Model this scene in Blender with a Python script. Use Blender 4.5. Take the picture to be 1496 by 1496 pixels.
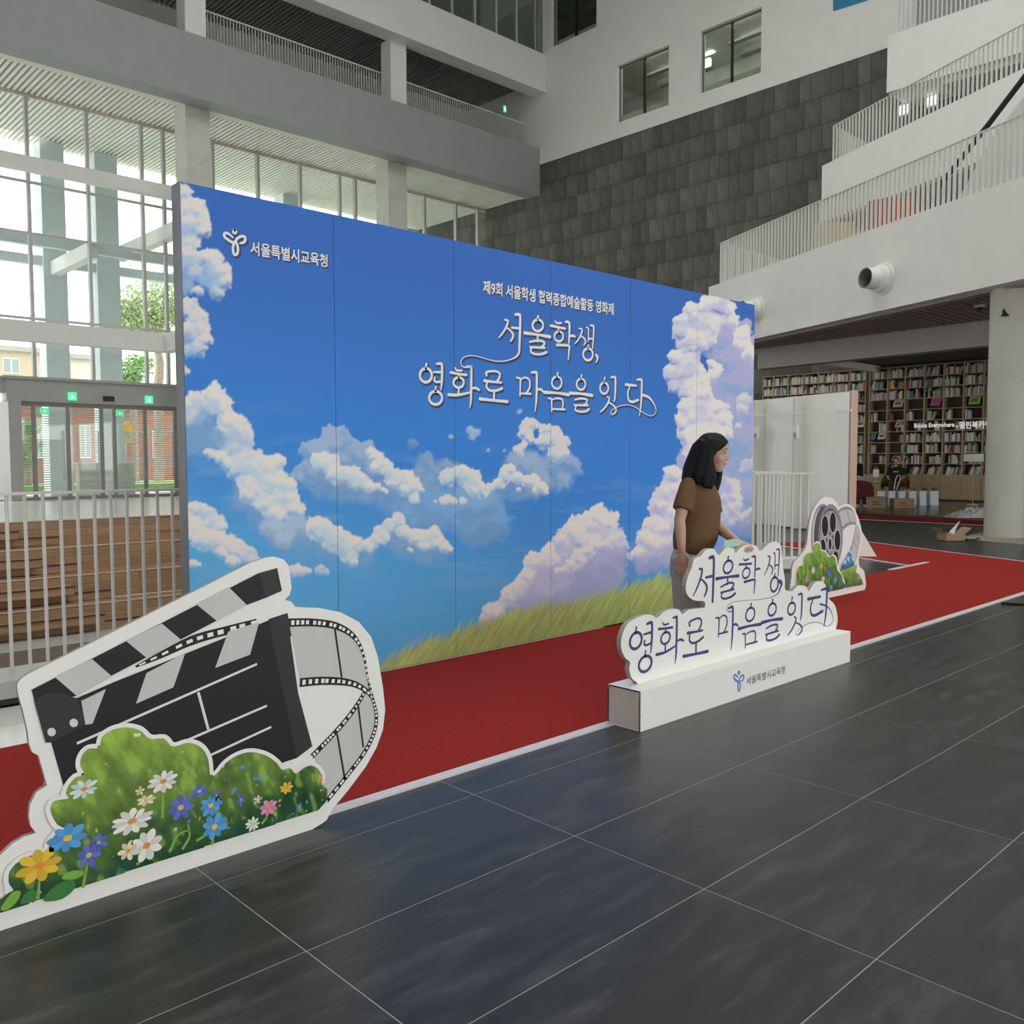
import bpy, bmesh, math, random
import numpy as np
from mathutils import Vector, Matrix

for o in list(bpy.data.objects):
    bpy.data.objects.remove(o)
SC = bpy.context.scene
COL = SC.collection
random.seed(7)
RNG = np.random.default_rng(7)

# ------------------------------------------------------------------ camera
CAM_H, FPX = 1.486, 1311.433
YAW, PITCH, ROLL = 0.7594, -0.0592, -0.0026
CF = np.array([math.sin(YAW) * math.cos(PITCH), math.cos(YAW) * math.cos(PITCH), math.sin(PITCH)])
_r0 = np.array([math.cos(YAW), -math.sin(YAW), 0.0])
_u0 = np.cross(_r0, CF)
CR = _r0 * math.cos(ROLL) + _u0 * math.sin(ROLL)
CU = -_r0 * math.sin(ROLL) + _u0 * math.cos(ROLL)
CC = np.array([0.0, 0.0, CAM_H])
cam_d = bpy.data.cameras.new('camera')
cam_d.sensor_width = 36.0
cam_d.lens = FPX / 1496.0 * 36.0
cam_d.clip_end = 400.0
cam = bpy.data.objects.new('camera', cam_d)
COL.objects.link(cam)
cam.matrix_world = Matrix(((CR[0], CU[0], -CF[0], CC[0]), (CR[1], CU[1], -CF[1], CC[1]),
                           (CR[2], CU[2], -CF[2], CC[2]), (0, 0, 0, 1)))
SC.camera = cam

# ------------------------------------------------------------------ daylight: overcast sky through glass walls and skylight
world = bpy.data.worlds.new('overcast_sky')
SC.world = world
world.use_nodes = True
wn = world.node_tree.nodes
wn['Background'].inputs[0].default_value = (1.0, 0.992, 0.955, 1)
wn['Background'].inputs[1].default_value = 3.3
SC.view_settings.view_transform = 'Standard'
SC.view_settings.look = 'None'
SC.view_settings.gamma = 1.0
SC.view_settings.use_curve_mapping = False
SC.view_settings.exposure = 0.0

# ------------------------------------------------------------------ measuring helpers: a traced point on a real plane
def ray(x, y):
    return CF + CR * (x - 748.0) / FPX - CU * (y - 748.0) / FPX
def onp(x, y, p, n):
    d = ray(x, y); n = np.asarray(n, float)
    return CC + d * (((np.asarray(p, float) - CC) @ n) / (d @ n))
def onX(x, y, v): return onp(x, y, (v, 0, 0), (1, 0, 0))
def onY(x, y, v): return onp(x, y, (0, v, 0), (0, 1, 0))
def onZ(x, y, v=0.0): return onp(x, y, (0, 0, v), (0, 0, 1))
def proj(P):
    P = np.asarray(P, float); d = P - CC
    z = d @ CF
    return 748 + FPX * (d @ CR) / z, 748 - FPX * (d @ CU) / z

# ------------------------------------------------------------------ materials
def lin(c):
    return tuple((v / 12.92 if v <= 0.04045 else ((v + 0.055) / 1.055) ** 2.4) for v in [k / 255.0 for k in c])
MATS = {}
def mat(name, col, rough=0.6, metal=0.0, spec=0.5, noise=0.0, scale=8.0, bump=0.0, stretch=(1, 1, 1), rnd=0.0, emit=None, estr=0.0, trans=0.0):
    if name in MATS: return MATS[name]
    m = bpy.data.materials.new(name); m.use_nodes = True
    nt = m.node_tree; b = nt.nodes['Principled BSDF']
    b.inputs['Roughness'].default_value = rough
    b.inputs['Metallic'].default_value = metal
    b.inputs['Specular IOR Level'].default_value = spec
    c = tuple(col) + (1.0,)
    b.inputs['Base Color'].default_value = c
    src = None
    if noise > 0 or bump > 0:
        tc = nt.nodes.new('ShaderNodeTexCoord'); mp = nt.nodes.new('ShaderNodeMapping')
        mp.inputs['Scale'].default_value = stretch
        nz = nt.nodes.new('ShaderNodeTexNoise'); nz.inputs['Scale'].default_value = scale
        nz.inputs['Detail'].default_value = 6.0; nz.inputs['Roughness'].default_value = 0.6
        nt.links.new(tc.outputs['Object'], mp.inputs['Vector']); nt.links.new(mp.outputs['Vector'], nz.inputs['Vector'])
        if noise > 0:
            mr = nt.nodes.new('ShaderNodeMapRange')
            mr.inputs['From Min'].default_value = 0.25; mr.inputs['From Max'].default_value = 0.75
            mr.inputs['To Min'].default_value = 1 - noise; mr.inputs['To Max'].default_value = 1 + noise
            nt.links.new(nz.outputs['Fac'], mr.inputs['Value'])
            src = mr.outputs['Result']
        if bump > 0:
            bp = nt.nodes.new('ShaderNodeBump'); bp.inputs['Strength'].default_value = bump; bp.inputs['Distance'].default_value = 0.01
            nt.links.new(nz.outputs['Fac'], bp.inputs['Height']); nt.links.new(bp.outputs['Normal'], b.inputs['Normal'])
    if rnd > 0:
        oi = nt.nodes.new('ShaderNodeObjectInfo'); mr2 = nt.nodes.new('ShaderNodeMapRange')
        mr2.inputs['To Min'].default_value = 1 - rnd; mr2.inputs['To Max'].default_value = 1 + rnd
        nt.links.new(oi.outputs['Random'], mr2.inputs['Value'])
        if src is None: src = mr2.outputs['Result']
        else:
            mu = nt.nodes.new('ShaderNodeMath'); mu.operation = 'MULTIPLY'
            nt.links.new(src, mu.inputs[0]); nt.links.new(mr2.outputs['Result'], mu.inputs[1]); src = mu.outputs[0]
    if src is not None:
        vm = nt.nodes.new('ShaderNodeVectorMath'); vm.operation = 'SCALE'
        vm.inputs[0].default_value = col
        nt.links.new(src, vm.inputs['Scale']); nt.links.new(vm.outputs[0], b.inputs['Base Color'])
    if emit:
        b.inputs['Emission Color'].default_value = tuple(emit) + (1,); b.inputs['Emission Strength'].default_value = estr
    if trans: b.inputs['Transmission Weight'].default_value = trans
    MATS[name] = m
    return m
def mat_attr(name, rough=0.5, spec=0.3):
    if name in MATS: return MATS[name]
    m = bpy.data.materials.new(name); m.use_nodes = True
    nt = m.node_tree; b = nt.nodes['Principled BSDF']
    b.inputs['Roughness'].default_value = rough; b.inputs['Specular IOR Level'].default_value = spec
    a = nt.nodes.new('ShaderNodeAttribute'); a.attribute_name = 'print'
    nt.links.new(a.outputs['Color'], b.inputs['Base Color'])
    MATS[name] = m
    return m
def mat_glass(name, tint, gloss=0.08):
    if name in MATS: return MATS[name]
    m = bpy.data.materials.new(name); m.use_nodes = True
    nt = m.node_tree; out = nt.nodes['Material Output']; nt.nodes.remove(nt.nodes['Principled BSDF'])
    t = nt.nodes.new('ShaderNodeBsdfTransparent'); t.inputs[0].default_value = tuple(tint) + (1,)
    g = nt.nodes.new('ShaderNodeBsdfGlossy'); g.inputs['Roughness'].default_value = 0.03
    mx = nt.nodes.new('ShaderNodeMixShader'); mx.inputs[0].default_value = gloss
    nt.links.new(t.outputs[0], mx.inputs[1]); nt.links.new(g.outputs[0], mx.inputs[2]); nt.links.new(mx.outputs[0], out.inputs[0])
    MATS[name] = m
    return m

WHITE = mat('white_paint', (0.76, 0.77, 0.745), 0.7, noise=0.03, scale=1.5)
BEAMG = mat('beam_grey', (0.34, 0.355, 0.36), 0.7, noise=0.04, scale=1.5)  # even mid grey for the lower beam, darker than the upper fascia
RAILM = mat('rail_white_metal', (0.66, 0.66, 0.63), 0.45)
STEEL = mat('mullion_metal', (0.50, 0.50, 0.48), 0.45)
CONC = mat('column_concrete', (0.60, 0.60, 0.55), 0.75, noise=0.10, scale=2.5, bump=0.05)
BOARD = mat('white_board', (0.82, 0.82, 0.80), 0.55, noise=0.015, scale=3)
BOARDE = mat('board_edge', (0.36, 0.35, 0.33), 0.8, noise=0.25, scale=180)
TILE = None
BLACK = mat('black_print', (0.016, 0.016, 0.018), 0.5, spec=0.3)
INK = mat('indigo_print', lin((66, 70, 122)), 0.5, spec=0.3)
LTGREY = mat('light_grey_print', (0.56, 0.56, 0.57), 0.5, spec=0.3)
DARK2 = mat('charcoal_print', (0.035, 0.035, 0.038), 0.5, spec=0.3)
RED = mat('red_carpet', (0.27, 0.022, 0.018), 0.95, spec=0.1, noise=0.16, scale=60, bump=0.25)
TAPE = mat('carpet_tape', (0.62, 0.60, 0.64), 0.4, noise=0.06, scale=20)
GLASS = mat_glass('clear_glass', (0.93, 0.965, 0.96), 0.05)
GLASSD = mat_glass('office_glass', (0.84, 0.88, 0.85), 0.08)
WOOD = mat('oak_veneer', (0.36, 0.225, 0.125), 0.55, noise=0.25, scale=2.0, stretch=(0.6, 6, 9), rnd=0.12)

# ------------------------------------------------------------------ mesh helpers
class MB:
    def __init__(s): s.v = []; s.f = []
    def add(s, vs, fs):
        n = len(s.v); s.v += [tuple(map(float, p)) for p in vs]; s.f += [tuple(i + n for i in f) for f in fs]; return s
    def box(s, x0, x1, y0, y1, z0, z1):
        return s.add([(x0, y0, z0), (x1, y0, z0), (x1, y1, z0), (x0, y1, z0), (x0, y0, z1), (x1, y0, z1), (x1, y1, z1), (x0, y1, z1)],
                     [(0, 3, 2, 1), (4, 5, 6, 7), (0, 1, 5, 4), (1, 2, 6, 5), (2, 3, 7, 6), (3, 0, 4, 7)])
    def obox(s, p, q, w, z0, z1, side=0.0):
        """box along the ground line p-q, width w (side -1..1 shifts it to one side), from z0 to z1"""
        p = np.array(p[:2], float); q = np.array(q[:2], float); d = (q - p) / np.linalg.norm(q - p); n = np.array([-d[1], d[0]])
        a, b = n * w * (side - 1) / 2, n * w * (side + 1) / 2
        c = [p + a, q + a, q + b, p + b]
        return s.add([(*k, z0) for k in c] + [(*k, z1) for k in c],
                     [(0, 3, 2, 1), (4, 5, 6, 7), (0, 1, 5, 4), (1, 2, 6, 5), (2, 3, 7, 6), (3, 0, 4, 7)])
    def prism(s, pts, off):
        """closed outline pts (3-D, planar) pushed by vector off"""
        n = len(pts); off = np.asarray(off, float); pts = [np.asarray(p, float) for p in pts]
        nv = np.zeros(3)
        for i in range(n): nv += np.cross(pts[i], pts[(i + 1) % n])
        if nv @ off > 0: pts = pts[::-1]
        return s.add(list(pts) + [p + off for p in pts],
                     [tuple(range(n)), tuple(range(2 * n - 1, n - 1, -1))] + [(i, i + n, (i + 1) % n + n, (i + 1) % n) for i in range(n)])
    def tube(s, path, r, seg=8, caps=True):
        path = [np.asarray(p, float) for p in path]; n = len(path)
        rs = r if hasattr(r, '__len__') else [r] * n
        base = len(s.v); prev = None
        for i, p in enumerate(path):
            t = path[min(i + 1, n - 1)] - path[max(i - 1, 0)]; t = t / (np.linalg.norm(t) + 1e-9)
            if prev is None:
                a = np.array([0, 0, 1.0]) if abs(t[2]) < 0.9 else np.array([1.0, 0, 0])
                x = np.cross(t, a)
            else: x = prev - t * (prev @ t)
            x = x / (np.linalg.norm(x) + 1e-9); y = np.cross(t, x); prev = x
            for k in range(seg):
                an = 2 * math.pi * k / seg
                s.v.append(tuple(p + rs[i] * (x * math.cos(an) + y * math.sin(an))))
        for i in range(n - 1):
            for k in range(seg):
                k2 = (k + 1) % seg
                s.f.append((base + i * seg + k, base + i * seg + k2, base + (i + 1) * seg + k2, base + (i + 1) * seg + k))
        if caps:
            s.f.append(tuple(base + k for k in range(seg))[::-1]); s.f.append(tuple(base + (n - 1) * seg + k for k in range(seg)))
        return s
    def lathe(s, prof, c=(0, 0, 0), seg=24):
        base = len(s.v); n = len(prof)
        for (r, z) in prof:
            for k in range(seg):
                an = 2 * math.pi * k / seg
                s.v.append((c[0] + r * math.cos(an), c[1] + r * math.sin(an), c[2] + z))
        for i in range(n - 1):
            for k in range(seg):
                k2 = (k + 1) % seg
                s.f.append((base + i * seg + k, base + i * seg + k2, base + (i + 1) * seg + k2, base + (i + 1) * seg + k))
        return s
    def quad(s, a, b, c, d): return s.add([a, b, c, d], [(0, 1, 2, 3)])
    def mesh(s, name):
        m = bpy.data.meshes.new(name); m.from_pydata(s.v, [], s.f); m.update(); return m

def link(name, mesh, m, parent=None, smooth=False):
    if mesh is not None and m is not None and not mesh.materials: mesh.materials.append(m)
    o = bpy.data.objects.new(name, mesh); COL.objects.link(o)
    if parent is not None: o.parent = parent
    if smooth and mesh is not None:
        for p in mesh.polygons: p.use_smooth = True
    return o
def obj(name, mb, m, parent=None, smooth=False):
    return link(name, mb.mesh(name), m, parent, smooth)
def tag(o, label=None, cat=None, group=None, kind=None):
    if label: o['label'] = label
    if cat: o['category'] = cat
    if group: o['group'] = group
    if kind: o['kind'] = kind
    return o
def thing(name, label, cat, group=None):
    o = bpy.data.objects.new(name, None); COL.objects.link(o); o.empty_display_size = 0.1
    return tag(o, label, cat, group)
def struct(name, mb, m, label=None):
    o = obj(name, mb, m); o['kind'] = 'structure'
    if label: o['label'] = label; o['category'] = name.split('_')[0]
    return o
def hempty(name, label=None):
    o = bpy.data.objects.new(name, None); COL.objects.link(o); o['kind'] = 'structure'; o.empty_display_size = 0.1
    if label: o['label'] = label; o['category'] = name.split('_')[0]
    return o
def clone(src, parent, M=None, loc=None):
    c = src.copy(); COL.objects.link(c); c.parent = parent
    if loc is not None: c.location = loc
    if M is not None: c.matrix_basis = M
    return c
def crom(pts, n=6, closed=False):
    P = [np.asarray(p, float) for p in pts]; out = []
    m = len(P)
    for i in range(m if closed else m - 1):
        p0 = P[(i - 1) % m] if (closed or i > 0) else 2 * P[0] - P[1]
        p1 = P[i]; p2 = P[(i + 1) % m]
        p3 = P[(i + 2) % m] if (closed or i + 2 < m) else 2 * P[-1] - P[-2]
        for k in range(n):
            t = k / n
            out.append(0.5 * ((2 * p1) + (-p0 + p2) * t + (2 * p0 - 5 * p1 + 4 * p2 - p3) * t * t + (-p0 + 3 * p1 - 3 * p2 + p3) * t ** 3))
    if not closed: out.append(P[-1])
    return out
def ribbon2(pts, w, smooth=4, taper=True):
    """2-D stroke -> list of quads in 2-D (left/right rails)"""
    P = crom(pts, smooth) if len(pts) > 2 else [np.asarray(p, float) for p in pts]
    n = len(P); ws = []
    for i in range(n):
        t = i / (n - 1)
        if hasattr(w, '__len__'):
            x = t * (len(w) - 1); k = min(int(x), len(w) - 2); ww = w[k] + (w[k + 1] - w[k]) * (x - k)
        else:
            ww = w
        ws.append(ww)
    L, R_ = [], []
    for i, p in enumerate(P):
        t = P[min(i + 1, n - 1)] - P[max(i - 1, 0)]; t = t / (np.linalg.norm(t) + 1e-9)
        nn = np.array([-t[1], t[0]])
        L.append(p + nn * ws[i] / 2); R_.append(p - nn * ws[i] / 2)
    return L, R_
# ================================================================== the setting
XS, YG, ZC = 32.5, 36.2, 14.7      # stone wall plane, glass wall plane, height of the slatted ceiling
XL, YB_ = -14.0, -16.0             # far sides of the hall behind the camera
WX1, WY0, WY1 = 11.0, 6.45, 24.05  # sunken stair well

# ---- floor
FLOORM = mat('floor_screed_dark', (0.036, 0.036, 0.037), 0.34, noise=0.25, scale=1.2, stretch=(1, 3, 1))
fl = MB()
fl.box(XL, XS, YB_, WY0, -0.35, -0.012); fl.box(WX1, XS, WY0, WY1, -0.35, -0.012); fl.box(XL, XS, WY1 + .06, YG + 0.6, -0.35, -0.012)
floor = struct('floor', fl, FLOORM)
GROUT = mat('tile_grout', (0.36, 0.36, 0.36), 0.8)
obj('grout_bed', MB().box(-6, 22.5, -4, 3.4, -0.012, -0.0008).box(10.97, 22.5, 3.4, 5.97, -0.012, -0.0008), GROUT, floor)

def tile_material():
    m = bpy.data.materials.new('slate_tile'); m.use_nodes = True
    nt = m.node_tree; b = nt.nodes['Principled BSDF']; N = nt.nodes.new; L = nt.links.new
    g = N('ShaderNodeNewGeometry'); oi = N('ShaderNodeObjectInfo')
    off = N('ShaderNodeVectorMath'); off.operation = 'ADD'
    sc = N('ShaderNodeVectorMath'); sc.operation = 'SCALE'; sc.inputs['Scale'].default_value = 37.0
    cx = N('ShaderNodeCombineXYZ'); L(oi.outputs['Random'], cx.inputs[0]); L(oi.outputs['Random'], cx.inputs[1]); L(cx.outputs[0], sc.inputs[0])
    L(g.outputs['Position'], off.inputs[0]); L(sc.outputs[0], off.inputs[1])
    mp = N('ShaderNodeMapping'); mp.inputs['Scale'].default_value = (1.5, 7, 1); mp.inputs['Rotation'].default_value = (0, 0, math.radians(43)); L(off.outputs[0], mp.inputs[0])
    n1 = N('ShaderNodeTexNoise'); n1.inputs['Scale'].default_value = 1.7; n1.inputs['Detail'].default_value = 9; n1.inputs['Roughness'].default_value = 0.68; n1.inputs['Distortion'].default_value = 0.6
    L(mp.outputs[0], n1.inputs[0])
    n2 = N('ShaderNodeTexNoise'); n2.inputs['Scale'].default_value = 55; n2.inputs['Detail'].default_value = 4; L(off.outputs[0], n2.inputs[0])
    r1 = N('ShaderNodeValToRGB'); e = r1.color_ramp.elements
    e[0].position = 0.30; e[0].color = (0.017, 0.0175, 0.0185, 1); e[1].position = 0.68; e[1].color = (0.062, 0.063, 0.064, 1)
    k = r1.color_ramp.elements.new(0.52); k.color = (0.030, 0.0305, 0.0315, 1)
    L(n1.outputs['Fac'], r1.inputs[0])
    mr = N('ShaderNodeMapRange'); mr.inputs['To Min'].default_value = 0.75; mr.inputs['To Max'].default_value = 1.25; L(n2.outputs['Fac'], mr.inputs[0])
    mr2 = N('ShaderNodeMapRange'); mr2.inputs['To Min'].default_value = 0.88; mr2.inputs['To Max'].default_value = 1.12; L(oi.outputs['Random'], mr2.inputs[0])
    mm = N('ShaderNodeMath'); mm.operation = 'MULTIPLY'; L(mr.outputs[0], mm.inputs[0]); L(mr2.outputs[0], mm.inputs[1])
    vs = N('ShaderNodeVectorMath'); vs.operation = 'SCALE'; L(r1.outputs[0], vs.inputs[0]); L(mm.outputs[0], vs.inputs['Scale']); L(vs.outputs[0], b.inputs['Base Color'])
    b.inputs['Roughness'].default_value = 0.33
    mr3 = N('ShaderNodeMapRange'); mr3.inputs['To Min'].default_value = 0.26; mr3.inputs['To Max'].default_value = 0.42; L(n1.outputs['Fac'], mr3.inputs[0]); L(mr3.outputs[0], b.inputs['Roughness'])
    bp = N('ShaderNodeBump'); bp.inputs['Strength'].default_value = 0.12; bp.inputs['Distance'].default_value = 0.004; L(n1.outputs['Fac'], bp.inputs['Height']); L(bp.outputs[0], b.inputs['Normal'])
    return m
TILE = tile_material()
GX0, GY0, TX, TY = 1.359, 2.9454, 1.2002, 0.605
tm = MB().box(0.0022, TX - 0.0022, 0.0022, TY - 0.0022, -0.011, 0.0).mesh('tile'); tm.materials.append(TILE)
cand = []
for i in range(-5, 18):
    for j in range(-6, 10):
        x0, y0 = GX0 + i * TX, GY0 - (j + 1) * TY
        if x0 < -5.5 or x0 > 21.4 or y0 < -4 or y0 > 5.5: continue
        if x0 < 10.4 and y0 > 3.3: continue
        if ((np.array([x0 + .6, y0 + .3, 0]) - CC) @ CF) < 0.6: continue
        px, py = proj((x0 + 0.6, y0 + 0.3, 0))
        if -500 < px < 2000 and py < 2100: cand.append((x0 * x0 + y0 * y0, x0, y0))
cand.sort()
rt = MB()
for n_, (d, x0, y0) in enumerate(cand):
    if n_ < 300: link('tile', tm, None, floor).location = (x0, y0, 0)
    else: rt.box(x0 + .0022, x0 + TX - .0022, y0 + .0022, y0 + TY - .0022, -.011, 0)
if rt.v: obj('far_tiles', rt, TILE, floor)['kind'] = 'stuff'
# pale tiles between the carpet and the stair railing
PALE = mat('pale_floor_tile', (0.62, 0.61, 0.59), 0.25, noise=0.05, scale=3, rnd=0.05)
pm = MB().box(0.003, 0.597, 0.003, 0.417, -0.011, 0.0).mesh('pale_tile'); pm.materials.append(PALE)
for i in range(12):
    for j in range(2):
        link('pale_tile', pm, None, floor).location = (-1.2 + 0.6 * i, 5.12 + 0.42 * j, 0)
CAFE = mat('cafe_floor', (0.13, 0.10, 0.075), 0.22, noise=0.15, scale=2)
obj('cafe_floor', MB().box(23.6, XS, -2, 22, -0.012, -0.002), CAFE, floor)
HALLW = mat('entrance_floor', (0.70, 0.69, 0.67), 0.2, noise=0.06, scale=1.5)
obj('entrance_floor', MB().box(XL, XS, WY1 + .02, YG, -0.012, 0.0), HALLW, floor)
obj('well_floor', MB().box(XL, WX1, WY0, WY1, -2.6, -2.44), mat('well_floor', (0.55, 0.55, 0.54), 0.3, noise=0.05, scale=1), floor)
wl = MB(); wl.box(WX1, WX1 + 0.2, WY0, WY1, -2.6, -0.02); wl.box(XL, WX1, WY0 - 0.2, WY0, -2.6, -0.02)
struct('wall_well', wl, mat('well_lining', (0.20, 0.12, 0.07), 0.6, noise=0.2, scale=3))

# ---- oak seating steps going down into the well
steps = thing('seating_steps', 'broad oak seating steps descending into the sunken well behind the railing', 'steps')
ys = [24.05, 23.2, 22.4, 21.7]
NOSE = mat('tread_nosing', (0.55, 0.50, 0.44), 0.4)
DEDGE = mat('dark_edge_strip', (0.05, 0.04, 0.035), 0.5)
for k in range(4):
    zt, yf = -0.61 * k, ys[k]
    obj('tread', MB().box(XL, WX1 - .01, yf + .01, (ys[k - 1] - .04 if k else yf + .05), zt - .05, zt - .005), WOOD, steps)
    obj('riser', MB().box(XL, WX1 - .01, yf + .005, yf + .05, zt - .62, zt - .05), WOOD, steps)
    obj('nosing', MB().box(XL, WX1 - .01, yf - 0.045, yf + 0.03, zt - 0.03, zt), NOSE, steps)
    for r in range(3):
        for c in range(12):
            xo = -4 + c * 1.25 + (0.6 if r % 2 else 0)
            if xo > WX1 - 1.3: continue
            p = obj('plank', MB().box(0.003, 1.247, 0, .03, 0.003, .187), WOOD, steps) if (k, r, c) == (0, 0, 0) else None
            if p is None:
                p = clone(plank0, steps)
            else: plank0 = p
            p.location = (xo, yf - .028, zt - 0.04 - 0.19 * (r + 1))
    for s in range(2):                      # flight of narrow stairs in front of each broad step
        ex = {0: (70, 781), 1: (30, 775)} if k == 0 else {}
        zz = zt - 0.2 * (s + 1)
        yy = yf - 0.28 * (2 - s) + 0.06
        xe = onY(*[(26, 772), (60, 808), (108, 845), (152, 884)][k], yy)[0] + (0.9 if s else 0)
        obj('stair_block', MB().box(XL, xe, yy, yf - .03, zz - .2, zz), WOOD, steps)
        obj('stair_edge_strip', MB().box(XL, xe + .02, yy - .02, yy + .02, zz - 0.03, zz + .004), DEDGE, steps)  # dark strip along the front edge of each narrow stair
obj('bench_block', MB().box(-3, 6.2, 16.5, 18.5, -2.44, -2.1), mat('dark_oak', (0.09, 0.05, 0.03), .6, noise=.2, scale=4), steps)

# ---- stone wall with slabs, white office wall above it
STONE = mat('dark_stone', (0.105, 0.102, 0.090), 0.85, noise=0.42, scale=2.2, bump=0.3, stretch=(1, 1, .5), rnd=0.24)
ws = struct('wall_stone', MB().box(XS, XS + 0.4, YB_, 46, 0, 16.1), mat('stone_joint', (0.035, 0.034, 0.032), 0.95))
smesh = []
for w in (0.48, 0.58, 0.68, 0.8):
    mm_ = MB().box(-0.03, 0.02, 0.006, w - 0.006, 0.006, 0.994).mesh('stone_slab'); mm_.materials.append(STONE); smesh.append((w, mm_))
rest = MB(); slabs = []
z0 = 16.1 - 1.0
while z0 > -1:
    y = 8.0 + random.random() * 0.4
    while y < 45:
        w, me = random.choice(smesh)
        px, py = proj((XS, y, z0 + .5))
        hid = (py > 270 + 0.2117 * (px - 262) + 35 and 262 < px < 1060) or px < 560 or px > 1330 or (px > 1060 and py > 430 and not (505 < py < 560))
        slabs.append((hid, -w, y, z0, me, w)); y += w
    z0 -= 1.0
slabs.sort(key=lambda t: (t[0], t[2]))
for n, (hid, _, y, z, me, w) in enumerate(slabs):
    if n < 300 and not hid: link('stone_slab', me, None, ws).location = (XS, y, max(z, -.5))
    elif z >= 0: rest.box(XS - 0.03, XS + 0.02, y + .006, y + w - .006, z + .006, z + .994)
r_ = obj('stone_slabs', rest, STONE, ws); r_['kind'] = 'stuff'

def wall_holes(mb, x0, x1, y0, y1, z0, z1, holes):
    """wall in the YZ plane with rectangular holes (ya,yb,za,zb)"""
    ys_ = sorted({y0, y1} | {h[0] for h in holes} | {h[1] for h in holes}); zs_ = sorted({z0, z1} | {h[2] for h in holes} | {h[3] for h in holes})
    for a, b in zip(ys_[:-1], ys_[1:]):
        for c, d in zip(zs_[:-1], zs_[1:]):
            ym, zm = (a + b) / 2, (c + d) / 2
            if any(h[0] < ym < h[1] and h[2] < zm < h[3] for h in holes): continue
            mb.box(x0, x1, a, b, c, d)
    return mb
HOLES = [(19.75, 22.65, 16.8, 19.35), (24.25, 27.15, 16.8, 19.35), (28.4, 31.3, 21.5, 24.2), (13.2, 16.0, 21.5, 24.2), (20.2, 23.0, 21.5, 24.2)]
struct('wall_office', wall_holes(MB(), XS - 0.05, XS + 0.35, YB_, 46, 16.1, 27, HOLES), WHITE)
ROOMM = mat('office_room', (0.55, 0.56, 0.51), 0.8, noise=0.25, scale=.8)
LAMPW = mat('ceiling_lamp', (1, 1, 1), 0.5, emit=(1, 0.98, 0.92), estr=3.0)
struct('wall_office_rooms', MB().box(XS + 5, XS + 5.3, 10, 34, 16, 27).box(XS + .35, XS + 5, 10, 34, 16.0, 16.2).box(XS + .35, XS + 5, 10, 34, 20.1, 20.5).box(XS + .35, XS + 5, 10, 34, 24.6, 24.9).box(XS + .35, XS + 5, 33.7, 34, 16, 27).box(XS + .35, XS + 5, 10, 10.3, 16, 27), ROOMM)
for n, (ya, yb, za, zb) in enumerate(HOLES):
    w = hempty('window_%d' % (n + 2))
    fr = MB(); t = 0.06
    for (a, b, c, d) in ((ya, ya + t, za, zb), (yb - t, yb, za, zb), (ya + t, yb - t, za, za + t), (ya + t, yb - t, zb - t, zb)):
        fr.box(XS + 0.12, XS + 0.2, a, b, c, d)
    obj('window_frame', fr, mat('window_frame_dark', (0.16, 0.16, 0.155), 0.5), w)
    ym = (ya + yb) / 2
    obj('mullion', MB().box(XS + 0.10, XS + 0.2, ym - .04, ym + .04, za + t, zb - t), mat('mullion_black', (0.01, 0.01, 0.01), .5), w)
    for a, b in ((ya + t, ym - .04), (ym + .04, yb - t)):
        obj('pane', MB().box(XS + 0.15, XS + 0.165, a, b, za + t, zb - t), GLASSD, w)
    obj('cable_tray', MB().box(XS + 2.0, XS + 2.3, ya, yb, zb + .1, zb + .2).box(XS + 2.9, XS + 3.3, ya, yb, zb - .1, zb + .15), mat('duct_metal', (.28, .28, .25), .5), w)
    obj('inner_ledge', MB().box(XS + .4, XS + .6, ya + .1, yb, za - .1, za + .45), mat('pale_ledge', (.75, .73, .62), .7), w)
for n, (ya, yb, za, zb) in enumerate(HOLES[:2]):
    for k in range(2):
        c = thing('fill_strip', '%s ceiling strip added to brighten the room behind the %s office window' % (['near', 'far'][k], ['right', 'left'][n]), 'lamp')  # glowing strips added to brighten the office rooms
        obj('fill_panel', MB().box(XS + 1.4 + 1.8 * k, XS + 1.6 + 1.8 * k, ya, yb, 20.04, 20.09), mat('fill_strip', (1, 1, 1), .5, emit=(1, .98, .9), estr=14), c); obj('fill_rim', MB().box(XS + 1.35 + 1.8 * k, XS + 1.65 + 1.8 * k, ya - .05, yb + .05, 20.09, 20.12), WHITE, c)
for n, (py, pz) in enumerate(((22.0, 18.6), (22.0, 18.35))):
    c = thing('panel_lamp', ('upper' if n == 0 else 'lower') + ' small lit panel lamp seen inside the right office window', 'lamp')
    p = onX(1033, 88 + n * 6, XS + 2.5)
    obj('lamp_panel', MB().box(XS + 2.45, XS + 2.6, p[1] - .16, p[1] + .16, p[2] - .09, p[2] + .06), LAMPW, c)
pb = [onX(x, y, XS - 0.08) for x, y in ((1217, 16), (1268, 0), (1268, -34), (1217, -22))]
tag(obj('blue_wall_panel', MB().prism(pb, (0.02, 0, 0)), mat('blue_panel', lin((52, 128, 170)), 0.6)), 'bright blue rectangular panel high on the white office wall', 'panel')

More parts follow.
